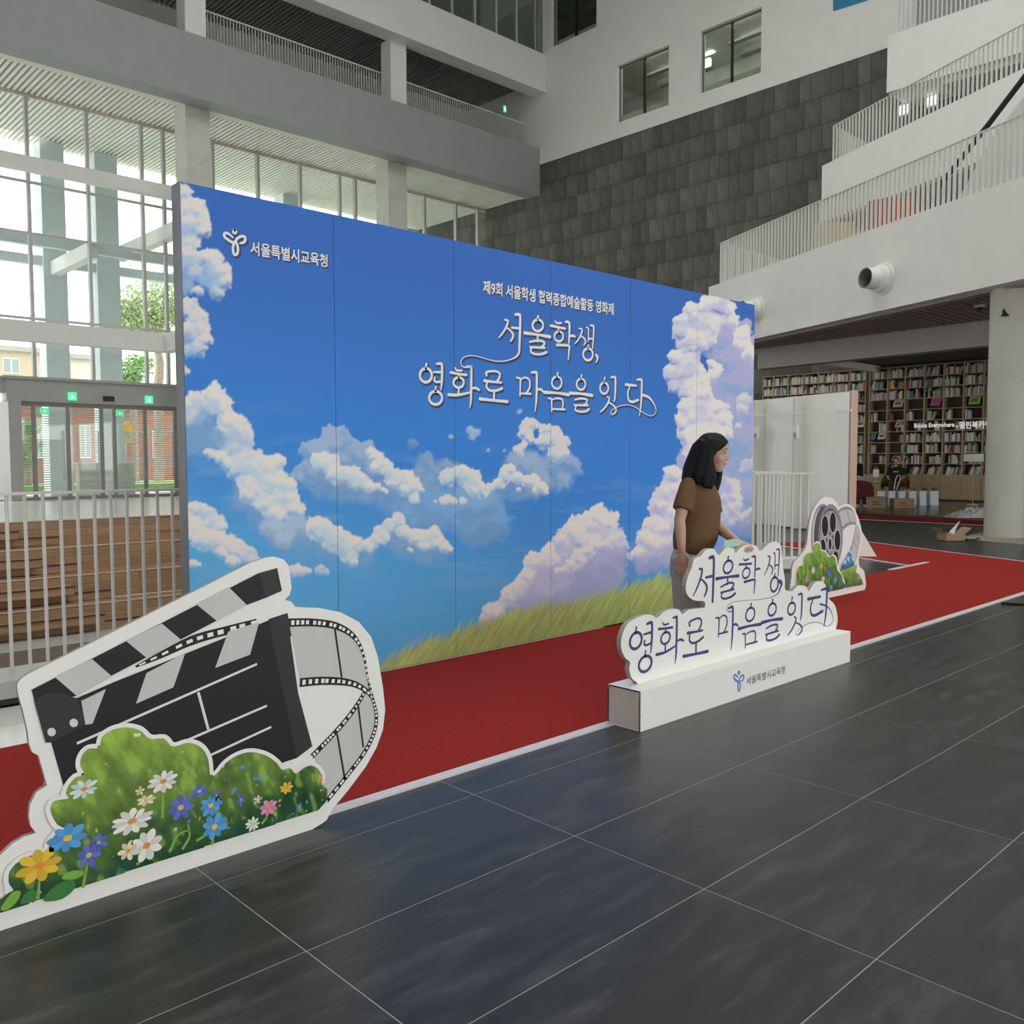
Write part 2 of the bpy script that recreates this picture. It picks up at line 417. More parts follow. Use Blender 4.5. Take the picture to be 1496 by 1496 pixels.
# ---- long facade beam, balcony and upper storey over the entrance side
struct('trim_1', MB().box(XL, XS - 0.06, 32.1, 32.95, 14.6, 16.85), BEAMG)
struct('trim_2', MB().box(XL, XS - 0.06, 31.65, 32.5, 19.45, 21.25), WHITE)
struct('trim_3', MB().box(XL, XS - 0.06, 32.95, 33.5, 14.66, 14.98), mat('soffit_border', (.75, .73, .66), .7))
struct('wall_balcony_back', MB().box(XL, XS, 37.6, 37.9, 15.0, 21), mat('balcony_back', (.74, .77, .71), .75, noise=.08, scale=.6))
struct('floor_balcony', MB().box(XL, XS, 33.5, 42, 15.0, 15.4), WHITE)
dk = struct('ceiling_balcony', MB().box(XL, XS, 32.5, 37.6, 20.5, 20.6), mat('balcony_ceiling', (.13, .13, .125), .8))
sl_ = MB().box(0, 0.09, 33.61, 37.6, 20.2, 20.42).mesh('slat'); sl_.materials.append(mat('dark_slat', (.36, .37, .355), .6))
for i in range(88):
    link('slat', sl_, None, dk).location = (15.0 + 0.2 * i, 0, 0)
for n, (a, b) in enumerate(((271, 301.5), (571, 594), (-20, 12))):
    xa, xb = onY(a, 60 if n == 0 else 130, 32.2)[0], onY(b, 60 if n == 0 else 130, 32.2)[0]
    c = tag(obj('balcony_post', MB().box(xa, xb, 32.2, 32.9, 16.85, 19.45), WHITE),
            ['white balcony post above the left concrete column', 'white balcony post nearer the stone wall', 'white balcony post at the far left'][n], 'post')
rail_b = thing('balcony_railing', 'long pale picket railing of the balcony over the entrance side', 'railing')
zt = onY(690, 153.5, 33.1)[2]
obj('top_rail', MB().box(15.2, XS - .1, 33.07, 33.13, zt - .05, zt), RAILM, rail_b)
bm_ = MB().box(-.012, .012, 33.08, 33.12, 16.75, zt - .05).mesh('baluster'); bm_.materials.append(RAILM)
for i in range(132):
    link('baluster', bm_, None, rail_b).location = (15.3 + 0.13 * i, 0, 0)
SIGNG = mat('exit_sign_green', (.05, .5, .25), .5, emit=(.10, .85, .42), estr=0.9)
SIGNW = mat('exit_sign_white', (.9, .95, .9), .5, emit=(.8, 1, .85), estr=0.8)
def exit_sign(P, s, label, wide=1.0):
    t = thing('exit_sign', label, 'sign')
    x, y, z = P
    obj('sign_box', MB().box(x - s * wide, x + s * wide, y, y + .06, z - s, z + s), SIGNG, t)
    m = MB()
    m.box(x - .15 * s, x + .1 * s, y - .004, y, z + .25 * s, z + .5 * s); m.box(x - .3 * s, x + .25 * s, y - .004, y, z - .1 * s, z + .2 * s)
    m.box(x - .5 * s, x - .1 * s, y - .004, y, z - .55 * s, z - .3 * s); m.box(x + .1 * s, x + .45 * s, y - .004, y, z - .5 * s, z - .25 * s); m.box(x - .15 * s, x + .15 * s, y - .004, y, z - .35 * s, z)
    obj('pictogram', m, SIGNW, t)
    return t
P_ = onY(738, 159, 33.45); e_ = exit_sign(P_, .15, 'lit green exit sign under the balcony ceiling', .5)
obj('hanger', MB().tube([(P_[0], P_[1] + .03, P_[2] + .1), (P_[0], P_[1] + .03, 20.5)], .012, 6), STEEL, e_)
# upper glazing
uw = hempty('window_1')
xm = [onY(x, 30, 31.95)[0] for x in (560, 594, 627, 660, 693.5, 724.5, 754, 782)]
for a in xm: obj('mullion', MB().box(a - .05, a + .05, 31.9, 32.05, 21.25, 26), STEEL, uw)
for a, b in zip(xm[:-1], xm[1:]): obj('pane', MB().box(a + .05, b - .05, 31.96, 31.98, 21.25, 26), GLASSD, uw)
struct('wall_upper_office', MB().box(XL, XS, 36.5, 36.8, 21, 27).box(XL, xm[0], 31.9, 32.1, 21.25, 27).box(xm[-1], XS, 31.9, 32.1, 21.25, 27).box(XL, XS, 33.6, 36.5, 21.0, 21.2), mat('upper_room', (.22, .24, .22), .8, noise=.25, scale=.5))

# ---- slatted ceiling running out over the glass wall
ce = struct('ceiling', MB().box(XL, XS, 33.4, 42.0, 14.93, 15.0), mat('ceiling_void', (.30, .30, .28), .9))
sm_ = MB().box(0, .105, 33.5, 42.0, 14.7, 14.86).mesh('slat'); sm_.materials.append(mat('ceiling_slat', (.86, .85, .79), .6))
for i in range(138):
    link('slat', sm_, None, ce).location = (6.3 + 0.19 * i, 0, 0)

# ---- glass wall of the entrance side
gw = hempty('window_7')
MX = [-12.4, -10.4, -8.3, -6.3, -4.2, -2.1, -.1, 2.0, 4.0, 6.05, 8.1, 10.16, 12.23, 14.28, 15.15, 17.22, 19.26, 21.32, 23.38, 24.24, 26.3, 28.33, 30.38, 31.88]
TZ = [4.5, 6.66, 9.73, 11.57, 14.7]
GHEAD = mat('glass_head', (.62, .56, .46), .6)
for a in MX:
    obj('mullion', MB().box(a - .06, a + .06, YG - .12, YG + .06, 0 if a > 9.6 and a > 24 else 4.5, 14.7), STEEL, gw)
for z in TZ[1:-1]:
    obj('transom', MB().box(XL, XS, YG - .05, YG + .05, z - .045, z + .045), STEEL, gw)
obj('glass_head', MB().box(XL, XS, YG - .06, YG + .06, 14.58, 14.7), GHEAD, gw)
for a, b in zip(MX[:-1], MX[1:]):
    for c, d in zip(TZ[:-1], TZ[1:]):
        obj('pane', MB().box(a + .06, b - .06, YG - .008, YG + .008, c + .045, d - .045), GLASS, gw)
for n, (x0, x1, lab) in enumerate(((14.70, 15.64, 'square concrete column behind the left end of the sky backdrop'), (23.87, 24.88, 'square concrete column near the stone wall under the grey beam'), (5.6, 6.5, 'square concrete column at the far left of the glass wall'))):
    tag(obj('column', MB().box(x0, x1, 33.0, 33.95, 0, 14.68), CONC), lab, 'column')
struct('trim_4', MB().box(XL, 15.2, 35.0, 35.5, 11.7, 12.15), WHITE)
struct('trim_5', MB().box(XL, 14.5, 35.0, 35.5, 5.7, 6.4).box(14.5, 15.0, 33.9, 35.5, 5.7, 6.4), WHITE)
struct('trim_6', MB().box(14.9, 15.3, 33.9, 41, 10.2, 10.75).box(12.2, 12.6, 36.3, 41, 9.2, 9.75), WHITE)

# ---- entrance vestibule
VEST = mat('vestibule_panel', (.36, .36, .35), .6, noise=.03, scale=2)
vs_ = struct('wall_vestibule', MB().box(9.15, 26, YG - .25, YG + .3, 3.62, 4.42).box(9.05, 26, YG - .35, YG + .3, 4.42, 4.52).box(9.2, 9.62, YG - .25, YG + 3.2, 0, 3.62).box(24, 26, YG - .2, YG + .3, 0, 3.62).box(XL, 9.2, YG - .1, YG + .1, 3.9, 4.5), VEST)
fx = [onY(p, 650, YG)[0] for p in (28, 49.6, 99, 148, 166.6, 211.5, 255.5)]
DFR = mat('door_frame_metal', (.24, .235, .23), .4)
gaps = list(zip(fx[:-1], fx[1:]))
for x in (17.2, 19.0, 21.0, 23.0): gaps.append((gaps[-1][1], x))
for n, (a, b) in enumerate(gaps):
    d = hempty('door_%d' % (n + 1))
    f = MB(); f.box(a - .07, a + .07, YG - .1, YG, 0, 3.62); f.box(a + .07, b - .07, YG - .1, YG, 3.46, 3.62); f.box(a + .07, b - .07, YG - .08, YG, 0, .12)
    obj('door_frame', f, DFR, d)
    obj('pane', MB().box(a + .07, b - .07, YG - .05, YG - .035, .12, 3.46), GLASS, d)
    if n in (2, 5): obj('pull_handle', MB().tube([(b - .16, YG - .16, .75), (b - .16, YG - .16, 2.6)], .022), STEEL, d)
    if n in (1, 4): obj('pull_handle', MB().tube([(b - .18, YG - .16, .75), (b - .18, YG - .16, 2.6)], .022), STEEL, d)
sh = thing('roller_grille', 'lowered horizontal bar roller grille behind the entrance doors', 'grille')
g = MB()
for i in range(38): g.box(9.62, 24, YG + .5, YG + .53, .12 + .088 * i, .15 + .088 * i)
o_ = obj('grille_bars', g, mat('grille_metal', (.75, .75, .74), .4), sh); o_['kind'] = 'stuff'
for q, l in (((106, 579), 'lit green exit sign left of the sensor above the entrance doors'), ((218, 584), 'lit green exit sign right of the sensor above the entrance doors')):
    exit_sign(onY(*q, YG - .34), .15, l)
for q, l in (((65.5, 600), 'small green exit sign hanging inside the left entrance door'), ((175.5, 604), 'small green exit sign hanging inside the middle entrance door')):
    exit_sign(onY(*q, YG + .3), .10, l, 1.5)
p = onY(159.5, 582.5, YG - .33)
sn = thing('door_sensor', 'black door sensor box on the header above the entrance', 'sensor')
obj('sensor_body', MB().box(p[0] - .2, p[0] + .2, p[1], p[1] + .08, p[2] - .09, p[2] + .09), BLACK, sn); obj('sensor_lens', MB().box(p[0] - .15, p[0] + .15, p[1] - .01, p[1], p[2] - .05, p[2] + .05), DARK2, sn)

# ---- outside: columns, tie beams, lawn, houses, pines
BLUEC = mat('outer_column', (.66, .73, .74), .8, noise=.06, scale=1)
for x0, x1, l in ((11.95, 12.87, 'left grey outdoor column beyond the glass wall'), (14.1, 15.05, 'second grey outdoor column beyond the glass wall'), (23.1, 24.1, 'grey outdoor column seen just above the backdrop edge'), (4.2, 5.2, 'grey outdoor column out at the far left')):
    tag(obj('outdoor_column', MB().box(x0, x1, 40.8, 41.7, -0.1, 14.7), BLUEC), l, 'column')
struct('trim_7', MB().box(XL, 24, 41.0, 41.3, 9.6, 9.98), BLUEC)
struct('trim_8', MB().box(XL, 24, 39.0, 39.3, 9.95, 10.35), BLUEC)
og = struct('ground_outside', MB().box(-40, 80, YG + .6, 140, -.3, -.05), mat('pavement_outside', (.72, .71, .68), .9, noise=.1, scale=.3))
GRASS = mat('lawn_green', (.22, .40, .09), .95, noise=.4, scale=8)
tag(obj('lawn', MB().box(5, 45, 46, 52, -.05, .25), GRASS), 'bright green lawn strip outside the entrance doors', 'lawn', kind='stuff')
BRICK = mat('red_brick', (.42, .20, .15), .9, noise=.2, scale=12); BEIGE = mat('beige_brick', (.62, .53, .40), .9, noise=.12, scale=10)
def house(x0, x1, y, h, m, label, z0=0, wins=()):
    t = thing('house', label, 'building')
    obj('wall', MB().box(x0, x1, y, y + 8, z0 - .1, h), m, t)
    obj('roof', MB().box(x0 - .3, x1 + .3, y - .3, y + 8.3, h, h + .35), mat('roof_grey', (.45, .43, .40), .8), t)
    for (a, b, c, d) in wins:
        w = obj('window', MB().box(a, b, y - .06, y, c, d), mat('house_window_frame', (.8, .8, .78), .6), t)
        k = 3 if b - a > 2 else 2
        for i in range(k):
            s = (b - a) / k
            obj('pane', MB().box(a + i * s + .06, a + (i + 1) * s - .06, y - .09, y - .06, c + .08, d - .08), mat('house_pane', (.40, .46, .46), .2), w)
q = onY(0, 525, 70); q2 = onY(67, 515, 70)
house(q[0] - 8, q2[0], 70, onY(30, 514, 70)[2], BEIGE, 'beige brick house beyond the glass wall at the far left', wins=[(onY(3, 520, 70)[0], onY(28, 520, 70)[0], onY(3, 545, 70)[2], onY(3, 522, 70)[2])])
q = onY(97, 525, 74); q2 = onY(132, 520, 74)
house(q[0], q2[0], 74, onY(110, 524, 74)[2], mat('pale_render', (.66, .64, .58), .9, noise=.05, scale=2), 'pale rendered house between the two outdoor columns')
house(onY(20, 640, 58)[0], onY(150, 640, 58)[0], 58, 4.9, BRICK, 'red brick house low behind the entrance doors', wins=[(onY(a, 640, 58)[0], onY(b, 640, 58)[0], 1.6, 3.6) for a, b in ((50, 62), (116, 132))])
house(onY(212, 640, 66)[0], onY(300, 640, 66)[0], 66, 5.2, BRICK, 'red brick house behind the right entrance door', wins=[(onY(222, 640, 66)[0], onY(236, 640, 66)[0], 1.6, 3.6)])
def leaf_clump(mb, c, r, n, s, flat=1.0):
    for _ in range(n):
        d = RNG.normal(size=3); d /= np.linalg.norm(d); p = np.asarray(c) + d * np.array([r, r, r * flat]) * RNG.random() ** .4
        a = RNG.normal(size=3); a /= np.linalg.norm(a); b = np.cross(a, d); b /= np.linalg.norm(b) + 1e-6
        mb.add([p - a * s, p + b * s * .5, p + a * s, p - b * s * .5], [(0, 1, 2, 3)])
def pine(base, blobs, trunk, label, m, s=.13, n=620, br=True):
    t = thing('pine_tree', label, 'tree')
    trunk = [(trunk[0][0], trunk[0][1], -.05)] + list(trunk[1:])
    obj('trunk', MB().tube(trunk, [.35 * (1 - .6 * i / (len(trunk) - 1)) for i in range(len(trunk))]), mat('pine_bark', (.42, .33, .27), .9, noise=.3, scale=6), t)
    if br:
        b_ = MB()
        for c, r in blobs: b_.tube([trunk[len(trunk) // 2], (np.asarray(trunk[-1]) + np.asarray(c)) / 2, c], [.12, .08, .03], 6)
        obj('branches', b_, MATS['pine_bark'], t)
    f = MB()
    for c, r in blobs: leaf_clump(f, c, r, n, s, .55)
    o = obj('foliage', f, m, t); o['kind'] = 'stuff'
PINE = mat('pine_needles', (.42, .52, .26), .9, noise=.3, scale=3); LEAF = mat('street_leaves', (.28, .46, .17), .9, noise=.3, scale=3)
yp = 56
T = lambda x, y: tuple(onY(x, y, yp))
pine(None, [(T(205, 440), 1.9), (T(240, 425), 2.2), (T(185, 455), 1.2), (T(225, 465), 1.8), (T(250, 460), 1.8), (T(265, 440), 2.0), (T(215, 485), 1.2), (T(195, 475), .9)],
     [T(233, 700), T(231, 570), T(234, 530), T(228, 500), T(232, 470), T(240, 440)], 'tall pine tree with a bare trunk beyond the glass wall', PINE)
yp = 60
pine(None, [(T(193, 545), 1.3), (T(203, 530), 1.1), (T(185, 555), .9)], [T(196, 700), T(195, 600), T(196, 560)], 'small leafy street tree left of the pine outside', LEAF, .14, 420)
yp = 48
pine(None, [(T(35, 650), .9), (T(40, 625), .7), (T(30, 672), .8)], [T(36, 705), T(36, 680), T(36, 650)], 'young leafy tree outside the left entrance door', LEAF, .10, 400)
ysg = thing('yellow_signboard', 'tall yellow signboard standing outside the middle entrance door', 'signboard')
YEL = mat('yellow_sign', (.85, .50, .03), .6)
obj('upper_board', MB().prism([onY(x, y, 50) for x, y in ((180, 646), (180, 624), (184, 616), (190, 616), (193, 624), (193, 646))], (0, .12, 0)), YEL, ysg)
obj('lower_board', MB().prism([onY(x, y, 50) for x, y in ((175, 670), (184, 670), (184, 663), (175, 663))], (0, .12, 0)), YEL, ysg)
obj('sign_post', MB().tube([(onY(184, 700, 50)[0], 50.06, .2), tuple(onY(184, 640, 50) + np.array([0, .06, 0]))], .05), STEEL, ysg)
tag(obj('sign_disc', MB().box(*[v for v in (onY(184, 635, 49.95)[0], onY(190, 635, 49.95)[0])], 49.9, 49.98, onY(187, 639, 50)[2], onY(187, 631, 50)[2]), mat('sign_blue', (.35, .4, .65), .6), ysg))
for n, (a, b) in enumerate(((116, 147), (171, 197))):
    c = thing('reception_cabinet', ['left', 'right'][n] + ' low pale green cabinet standing outside the entrance doors', 'cabinet')
    x0, x1 = onY(a, 690, 39)[0], onY(b, 690, 39)[0]
    obj('body', MB().box(x0, x1, 39, 39.5, 0, 1.32), mat('sage_cabinet', (.42, .46, .36), .7), c); obj('top', MB().box(x0 - .03, x1 + .03, 38.97, 39.53, 1.32, 1.38), WHITE, c)

# ---- hall shell behind the camera (daylight comes in through its openings)
wb = MB()
wb.box(XL, XS, YB_ - .4, YB_, 0, 0.5); wb.box(XL, XS, YB_ - .4, YB_, 8.5, 27)
for x in (-14, -7, 0, 7, 14, 21, 28, 32): wb.box(x, x + .5, YB_ - .4, YB_, .5, 8.5)
struct('wall_front', wb, WHITE)
struct('wall_left', MB().box(XL - .4, XL, YB_, 34, 0, 27), WHITE)
rf = MB()
SKX0, SKX1, SKY0, SKY1 = 2, 24, -10, 16
rf.box(XL, XS, YB_, SKY0, 27, 27.4); rf.box(XL, XS, SKY1, 37, 27, 27.4); rf.box(XL, SKX0, SKY0, SKY1, 27, 27.4); rf.box(SKX1, XS, SKY0, SKY1, 27, 27.4)
for i in range(6): rf.box(SKX0 + 3.6 * i + 1.6, SKX0 + 3.6 * i + 2.0, SKY0, SKY1, 26.6, 27.4)
struct('ceiling_roof', rf, WHITE)
# ================================================================== balconies on the right
D1 = np.array([0.42514, 0.90513, 0.0]); N1 = np.array([-0.90513, 0.42514, 0.0])   # along / towards the hall
BK = -N1
A0 = np.array([21.905, 14.916, 0.0])
M0 = CC + ray(1201, 242.5) * 29.0
def picket_rail(name, label, p, q, z0, h, pitch, ret=None, r=.016, square=True):
    t = thing(name, label, 'railing')
    p, q = np.array(p[:3], float), np.array(q[:3], float); L = np.linalg.norm((q - p)[:2]); d = (q - p) / L
    obj('top_rail', MB().obox(p, q, .06, z0 + h - .02, z0 + h), RAILM, t)
    obj('bottom_rail', MB().obox(p, q, .05, z0 + .04, z0 + .06), RAILM, t)
    me = (MB().box(-r, r, -.024, .024, .06, h - .02) if square else MB().tube([(0, 0, .0), (0, 0, h - .02)], r, 8)).mesh('baluster'); me.materials.append(RAILM)
    ang = math.atan2(d[1], d[0])
    for i in range(int(L / pitch) + 1):
        o = link('baluster', me, None, t); o.location = (*(p + d * pitch * i)[:2], z0); o.rotation_euler = (0, 0, ang)
    if ret is not None:
        e = np.array(ret, float)
        obj('return_rail', MB().obox(p, e, .06, z0 + h - .02, z0 + h), RAILM, t)
        L2 = np.linalg.norm((e - p)[:2]); d2 = (e - p) / L2; a2 = math.atan2(d2[1], d2[0])
        for i in range(1, int(L2 / (pitch * 1.6))):
            o = link('baluster', me, None, t); o.location = (*(p + d2 * pitch * 1.6 * i)[:2], z0); o.rotation_euler = (0, 0, a2)
    return t
# lower balcony
ZL0, ZL1 = 4.6, 6.35
B1 = A0 - D1 * 18.0
bal = thing('lower_balcony', 'broad white balcony front with two round duct outlets over the book cafe', 'balcony')
obj('fascia', MB().obox(A0, B1, .28, ZL0, ZL1, side=1), WHITE, bal)
obj('end_fascia', MB().obox(A0, (XS - .04, A0[1]), .28, ZL0, ZL1, side=-1), WHITE, bal)
Ai = A0 + BK * .27 - D1 * .3; Bi = B1 + BK * .27
deck = [np.array([*Ai[:2], 6.0]), np.array([XS - .05, Ai[1], 6.0]), np.array([XS - .05, Bi[1], 6.0]), np.array([*Bi[:2], 6.0])]
obj('deck', MB().prism(deck, (0, 0, .2)), mat('deck_grey', (.40, .39, .37), .7), bal)
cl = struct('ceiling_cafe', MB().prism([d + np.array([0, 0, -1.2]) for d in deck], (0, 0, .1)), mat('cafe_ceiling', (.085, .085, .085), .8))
SLB = mat('brown_slat', (.30, .255, .24), .6)
for i in range(78):
    y = A0[1] - .35 - .2 * i
    if y < -.8: break
    s = (A0[1] - y) / D1[1]; xf = A0[0] - s * D1[0] + .3
    xe = 22.2 + (y - 7.5) / 6.5 * .88
    if xe > xf + .05: obj('slat', MB().box(xf, xe, y - .06, y + .06, 4.62, 4.76), SLB, cl)
BEAMB = mat('cafe_beam', (.42, .39, .375), .7)
struct('trim_9', MB().obox((23.085, 14.03), (22.2, 7.5), .4, 4.05, 4.7, side=1).obox((22.2, 7.5), (21.2, -1), .4, 4.05, 4.7, side=1), BEAMB)
struct('trim_10', MB().obox(A0 + BK * .28, B1 + BK * .28, .25, 4.56, 4.62, side=1), mat('soffit_mauve', (.36, .31, .30), .7))
pr, qr = A0 - D1 * .45 + BK * .12, B1 + BK * .12
picket_rail('lower_balcony_railing', 'long white picket railing on the lower balcony with the duct outlets', (*pr[:2], 0), (*qr[:2], 0), ZL1, 1.15, .135, (31.5, pr[1] + .02, 0), .02)
for n, (q, l) in enumerate((((1290, 408), 'round white duct outlet on the balcony front left of the column'), ((1106, 453), 'round white duct outlet beside the top right corner of the backdrop'))):
    t = thing('duct_outlet', l, 'duct'); c = onp(*q, A0, N1)
    c = c - N1 * 0.0
    def disc(mb, rad, o0, o1, seg=28, hollow=None):
        e1 = D1; e2 = np.array([0, 0, 1.0]); pts = [c + e1 * rad[0] * math.cos(k * 2 * math.pi / seg) + e2 * rad[0] * math.sin(k * 2 * math.pi / seg) + N1 * o0 for k in range(seg)]
        pt2 = [c + e1 * rad[1] * math.cos(k * 2 * math.pi / seg) + e2 * rad[1] * math.sin(k * 2 * math.pi / seg) + N1 * o1 for k in range(seg)]
        return mb.add(pts + pt2, [(k, (k + 1) % seg, (k + 1) % seg + seg, k + seg) for k in range(seg)])
    obj('flange', disc(disc(MB(), (.34, .33), 0, .04), (.33, .27), .04, .05), WHITE, t)
    obj('nozzle', disc(disc(disc(MB(), (.29, .28), .05, .16), (.28, .22), .16, .20), (.22, .215), .20, .46), WHITE, t, smooth=False)
    m_ = disc(disc(MB(), (.215, .19), .46, .455), (.19, .17), .455, .15); disc(m_, (.17, .001), .15, .15)
    obj('duct_throat', m_, mat('duct_inside', (.20, .20, .19), .7), t)
# middle balcony
ZM1 = M0[2]; ZM0 = 9.1; B2 = M0 - D1 * 22
b2 = thing('upper_balcony', 'white stepped balcony front above the lower one beside the stone wall', 'balcony')
obj('fascia', MB().obox(M0, B2, .28, ZM0, ZM1, side=1), WHITE, b2)
obj('end_fascia', MB().obox(M0, (XS - .04, M0[1]), .28, ZM0, ZM1, side=-1), WHITE, b2)
Mi = M0 + BK * .27 - D1 * .3; Ni = B2 + BK * .27
dk2 = [np.array([*Mi[:2], ZM0 + .1]), np.array([XS - .05, Mi[1], ZM0 + .1]), np.array([XS - .05, Ni[1], ZM0 + .1]), np.array([*Ni[:2], ZM0 + .1])]
obj('deck', MB().prism(dk2, (0, 0, 1.4)), MATS['deck_grey'], b2)
pr2, qr2 = M0 - D1 * .4 + BK * .12, B2 + BK * .12
picket_rail('upper_balcony_railing', 'white picket railing on the upper balcony in front of ceiling lamps', (*pr2[:2], 0), (*qr2[:2], 0), ZM1, 1.15, .15, (31.8, pr2[1] + .02, 0), .02)
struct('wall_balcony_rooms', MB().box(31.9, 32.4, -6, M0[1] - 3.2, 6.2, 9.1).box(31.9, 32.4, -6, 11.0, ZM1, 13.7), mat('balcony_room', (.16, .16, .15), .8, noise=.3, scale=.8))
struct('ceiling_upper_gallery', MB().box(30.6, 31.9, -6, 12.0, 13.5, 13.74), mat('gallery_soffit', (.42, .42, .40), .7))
for n, q in enumerate(((1320, 160), (1361, 147))):
    c = onX(*q, 31.79)
    t = thing('gallery_lamp', ['left', 'right'][n] + ' bright square lamp glowing behind the upper balcony railing', 'lamp')
    obj('lamp_panel', MB().box(c[0], c[0] + .1, c[1] - .14, c[1] + .14, c[2] - .14, c[2] + .14), LAMPW, t)
    obj('lamp_rim', MB().box(c[0] + .02, c[0] + .12, c[1] - .2, c[1] + .2, c[2] - .2, c[2] + .2), WHITE, t)
# top gallery block
tb = thing('top_gallery', 'white gallery block at the top right edge above the upper balcony', 'balcony')
obj('front', MB().box(30.5, XS - .05, -6, 13.77, 13.75, 15.6), WHITE, tb)
picket_rail('top_gallery_railing', 'grey picket railing at the very top right on the gallery block', (30.6, 13.45, 0), (30.6, -1, 0), 15.6, 1.5, .14, None, .02)
struct('wall_gallery_back', MB().box(32.2, 32.4, -6, 13.6, 15.6, 19), mat('gallery_back', (.30, .31, .30), .8, noise=.2, scale=.6))
# black diagonal brace and stair side
br = [onp(x, y, A0 + BK * 1.3, N1) for x, y in ((1520, 82), (1444, 182), (1372, 272))]
tag(obj('stair_brace', MB().tube(br, .055, 10), BLACK), 'thick black diagonal pole rising behind the lower balcony railing', 'pole')
ss = [onp(x, y, A0 + BK * 2.2, N1) for x, y in ((1520, 110), (1450, 200), (1400, 290), (1520, 290))]
tag(obj('stair_flight', MB().prism(ss, BK * .15), mat('stair_side', (.60, .61, .59), .7)), 'pale slanted stair side behind the lower balcony railing at right', 'stairs')
def lounge_chair(c, ang, m, label):
    t = thing('lounge_chair', label, 'chair'); t.location = c; t.rotation_euler = (0, 0, ang)
    obj('seat', MB().box(-.4, .4, -.38, .38, .22, .45), m, t)
    b = MB(); pr_ = crom([(-.46, .38), (-.4, .5), (.0, .55), (.4, .5), (.46, .38)], 4)
    b.prism([(p[0], p[1] - .1, .3) for p in pr_] + [(p[0], p[1] + .02, .3) for p in pr_[::-1]], (0, 0, .62)); obj('backrest', b, m, t)
    for sx in (-.32, .32):
        for sy in (-.28, .32): obj('leg', MB().tube([(sx, sy, 0), (sx * .9, sy * .9, .24)], .02, 6), BLACK, t)
c = onp(1213, 345, A0 + BK * 1.0, N1); lounge_chair((c[0], c[1], 6.2), 2.3, mat('yellow_fabric', (.58, .50, .22), .9), 'yellow upholstered chair behind the lower balcony railing')
for k, q in enumerate(((1302, 310), (1318, 300))):
    c = onp(*q, A0 + BK * (.95 + 1.0 * k), N1); lounge_chair((c[0], c[1], 6.2), 2.0, mat('red_fabric', (.42, .05, .03), .9), ['front', 'rear'][k] + ' red upholstered chair behind the lower balcony railing')
# round column with lamp, ceiling camera
cc_ = (18.30, 5.84)
COLR = mat('round_column_plaster', (.48, .485, .44), .7, noise=.08, scale=2.5, bump=.05)
rc = thing('round_column', 'round plastered concrete column at the right edge', 'column')
obj('shaft', MB().lathe([(.34, 0), (.34, 4.62)], (*cc_, 0), 48), COLR, rc, smooth=True)
t = thing('column_lamp', 'small black wedge lamp mounted on the round column', 'lamp')
p = onp(1470, 455, (cc_[0] - .34, cc_[1], 0), (CF[0], CF[1], 0)); e = np.array([CR[0], CR[1], 0])
f2 = np.array([CF[0], CF[1], 0])
obj('lamp_body', MB().add([p + e * a + np.array([0, 0, z]) + f2 * b for z, w, dd in ((.09, .045, .02), (-.09, .075, -.06)) for a, b in ((-w, dd), (w, dd), (w, .12), (-w, .12))],
    [(0, 1, 2, 3), (7, 6, 5, 4), (4, 5, 1, 0), (5, 6, 2, 1), (6, 7, 3, 2), (7, 4, 0, 3)]), BLACK, t)
obj('lamp_glass', MB().add([p + e * a + f2 * b + np.array([0, 0, -.095]) for a, b in ((-.05, -.04), (.05, -.04), (.05, .1), (-.05, .1))], [(0, 1, 2, 3)]), DARK2, t)
p = onZ(1431, 448, 4.6); t = thing('dome_camera', 'small dome camera under the slatted cafe ceiling', 'camera')
obj('housing', MB().lathe([(.12, .06), (.12, 0), (.09, -.02), (.001, -.02)], p, 16), mat('cam_housing', (.5, .46, .42), .6), t)
obj('dome', MB().lathe([(.07, -.02), (.06, -.06), (.03, -.085), (.001, -.09)], p, 16), BLACK, t, smooth=True)

# ---- railing between the carpet and the well (left) and at the well's right corner
rl = thing('stair_railing', 'silver picket railing on a grey curb left of the sky backdrop', 'railing')
CURB = mat('curb_metal', (.42, .43, .42), .45)
obj('curb', MB().box(-1.5, 10.1, 5.98, 6.4, .045, .15), CURB, rl)
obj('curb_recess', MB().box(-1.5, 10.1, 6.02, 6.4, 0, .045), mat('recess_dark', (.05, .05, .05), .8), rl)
obj('top_rail', MB().box(-1.5, 10.1, 6.17, 6.23, 1.268, 1.285), RAILM, rl)
bal_m = MB().tube([(0, 0, .15), (0, 0, 1.268)], .0115, 10).mesh('baluster'); bal_m.materials.append(RAILM)
for i in range(110):
    link('baluster', bal_m, None, rl).location = (-1.37 + .1045 * i, 6.2, 0)
w0 = onZ(1143, 832); dR = np.array([_r0[0], _r0[1], 0.0])
p0, p1 = w0 - dR * .40, w0 + dR * .40
rr = thing('corner_railing', 'white picket railing on a white curb right of the sky backdrop', 'railing')
obj('curb', MB().obox(p0, p1, .3, .03, .16), WHITE, rr)
obj('top_rail', MB().obox(p0, p1, .07, 1.27, 1.30), RAILM, rr)
bq = MB().box(-.012, .012, -.02, .02, .16, 1.27).mesh('baluster'); bq.materials.append(RAILM)
for i in range(8):
    o = link('baluster', bq, None, rr); o.location = p0 + dR * .104 * i; o.rotation_euler = (0, 0, math.atan2(dR[1], dR[0]))
nb = np.array([_u0[0], _u0[1], 0]); nb = np.array([CF[0], CF[1], 0]) / np.linalg.norm(CF[:2])
pb0, pb1 = p0 + nb * 1.0, p1 + nb * 1.0
obj('rear_rail', MB().obox(p0, pb0 + dR * -.2, .06, 1.27, 1.30).obox(pb0, pb1 - dR * .06, .06, 1.27, 1.30), RAILM, rr)
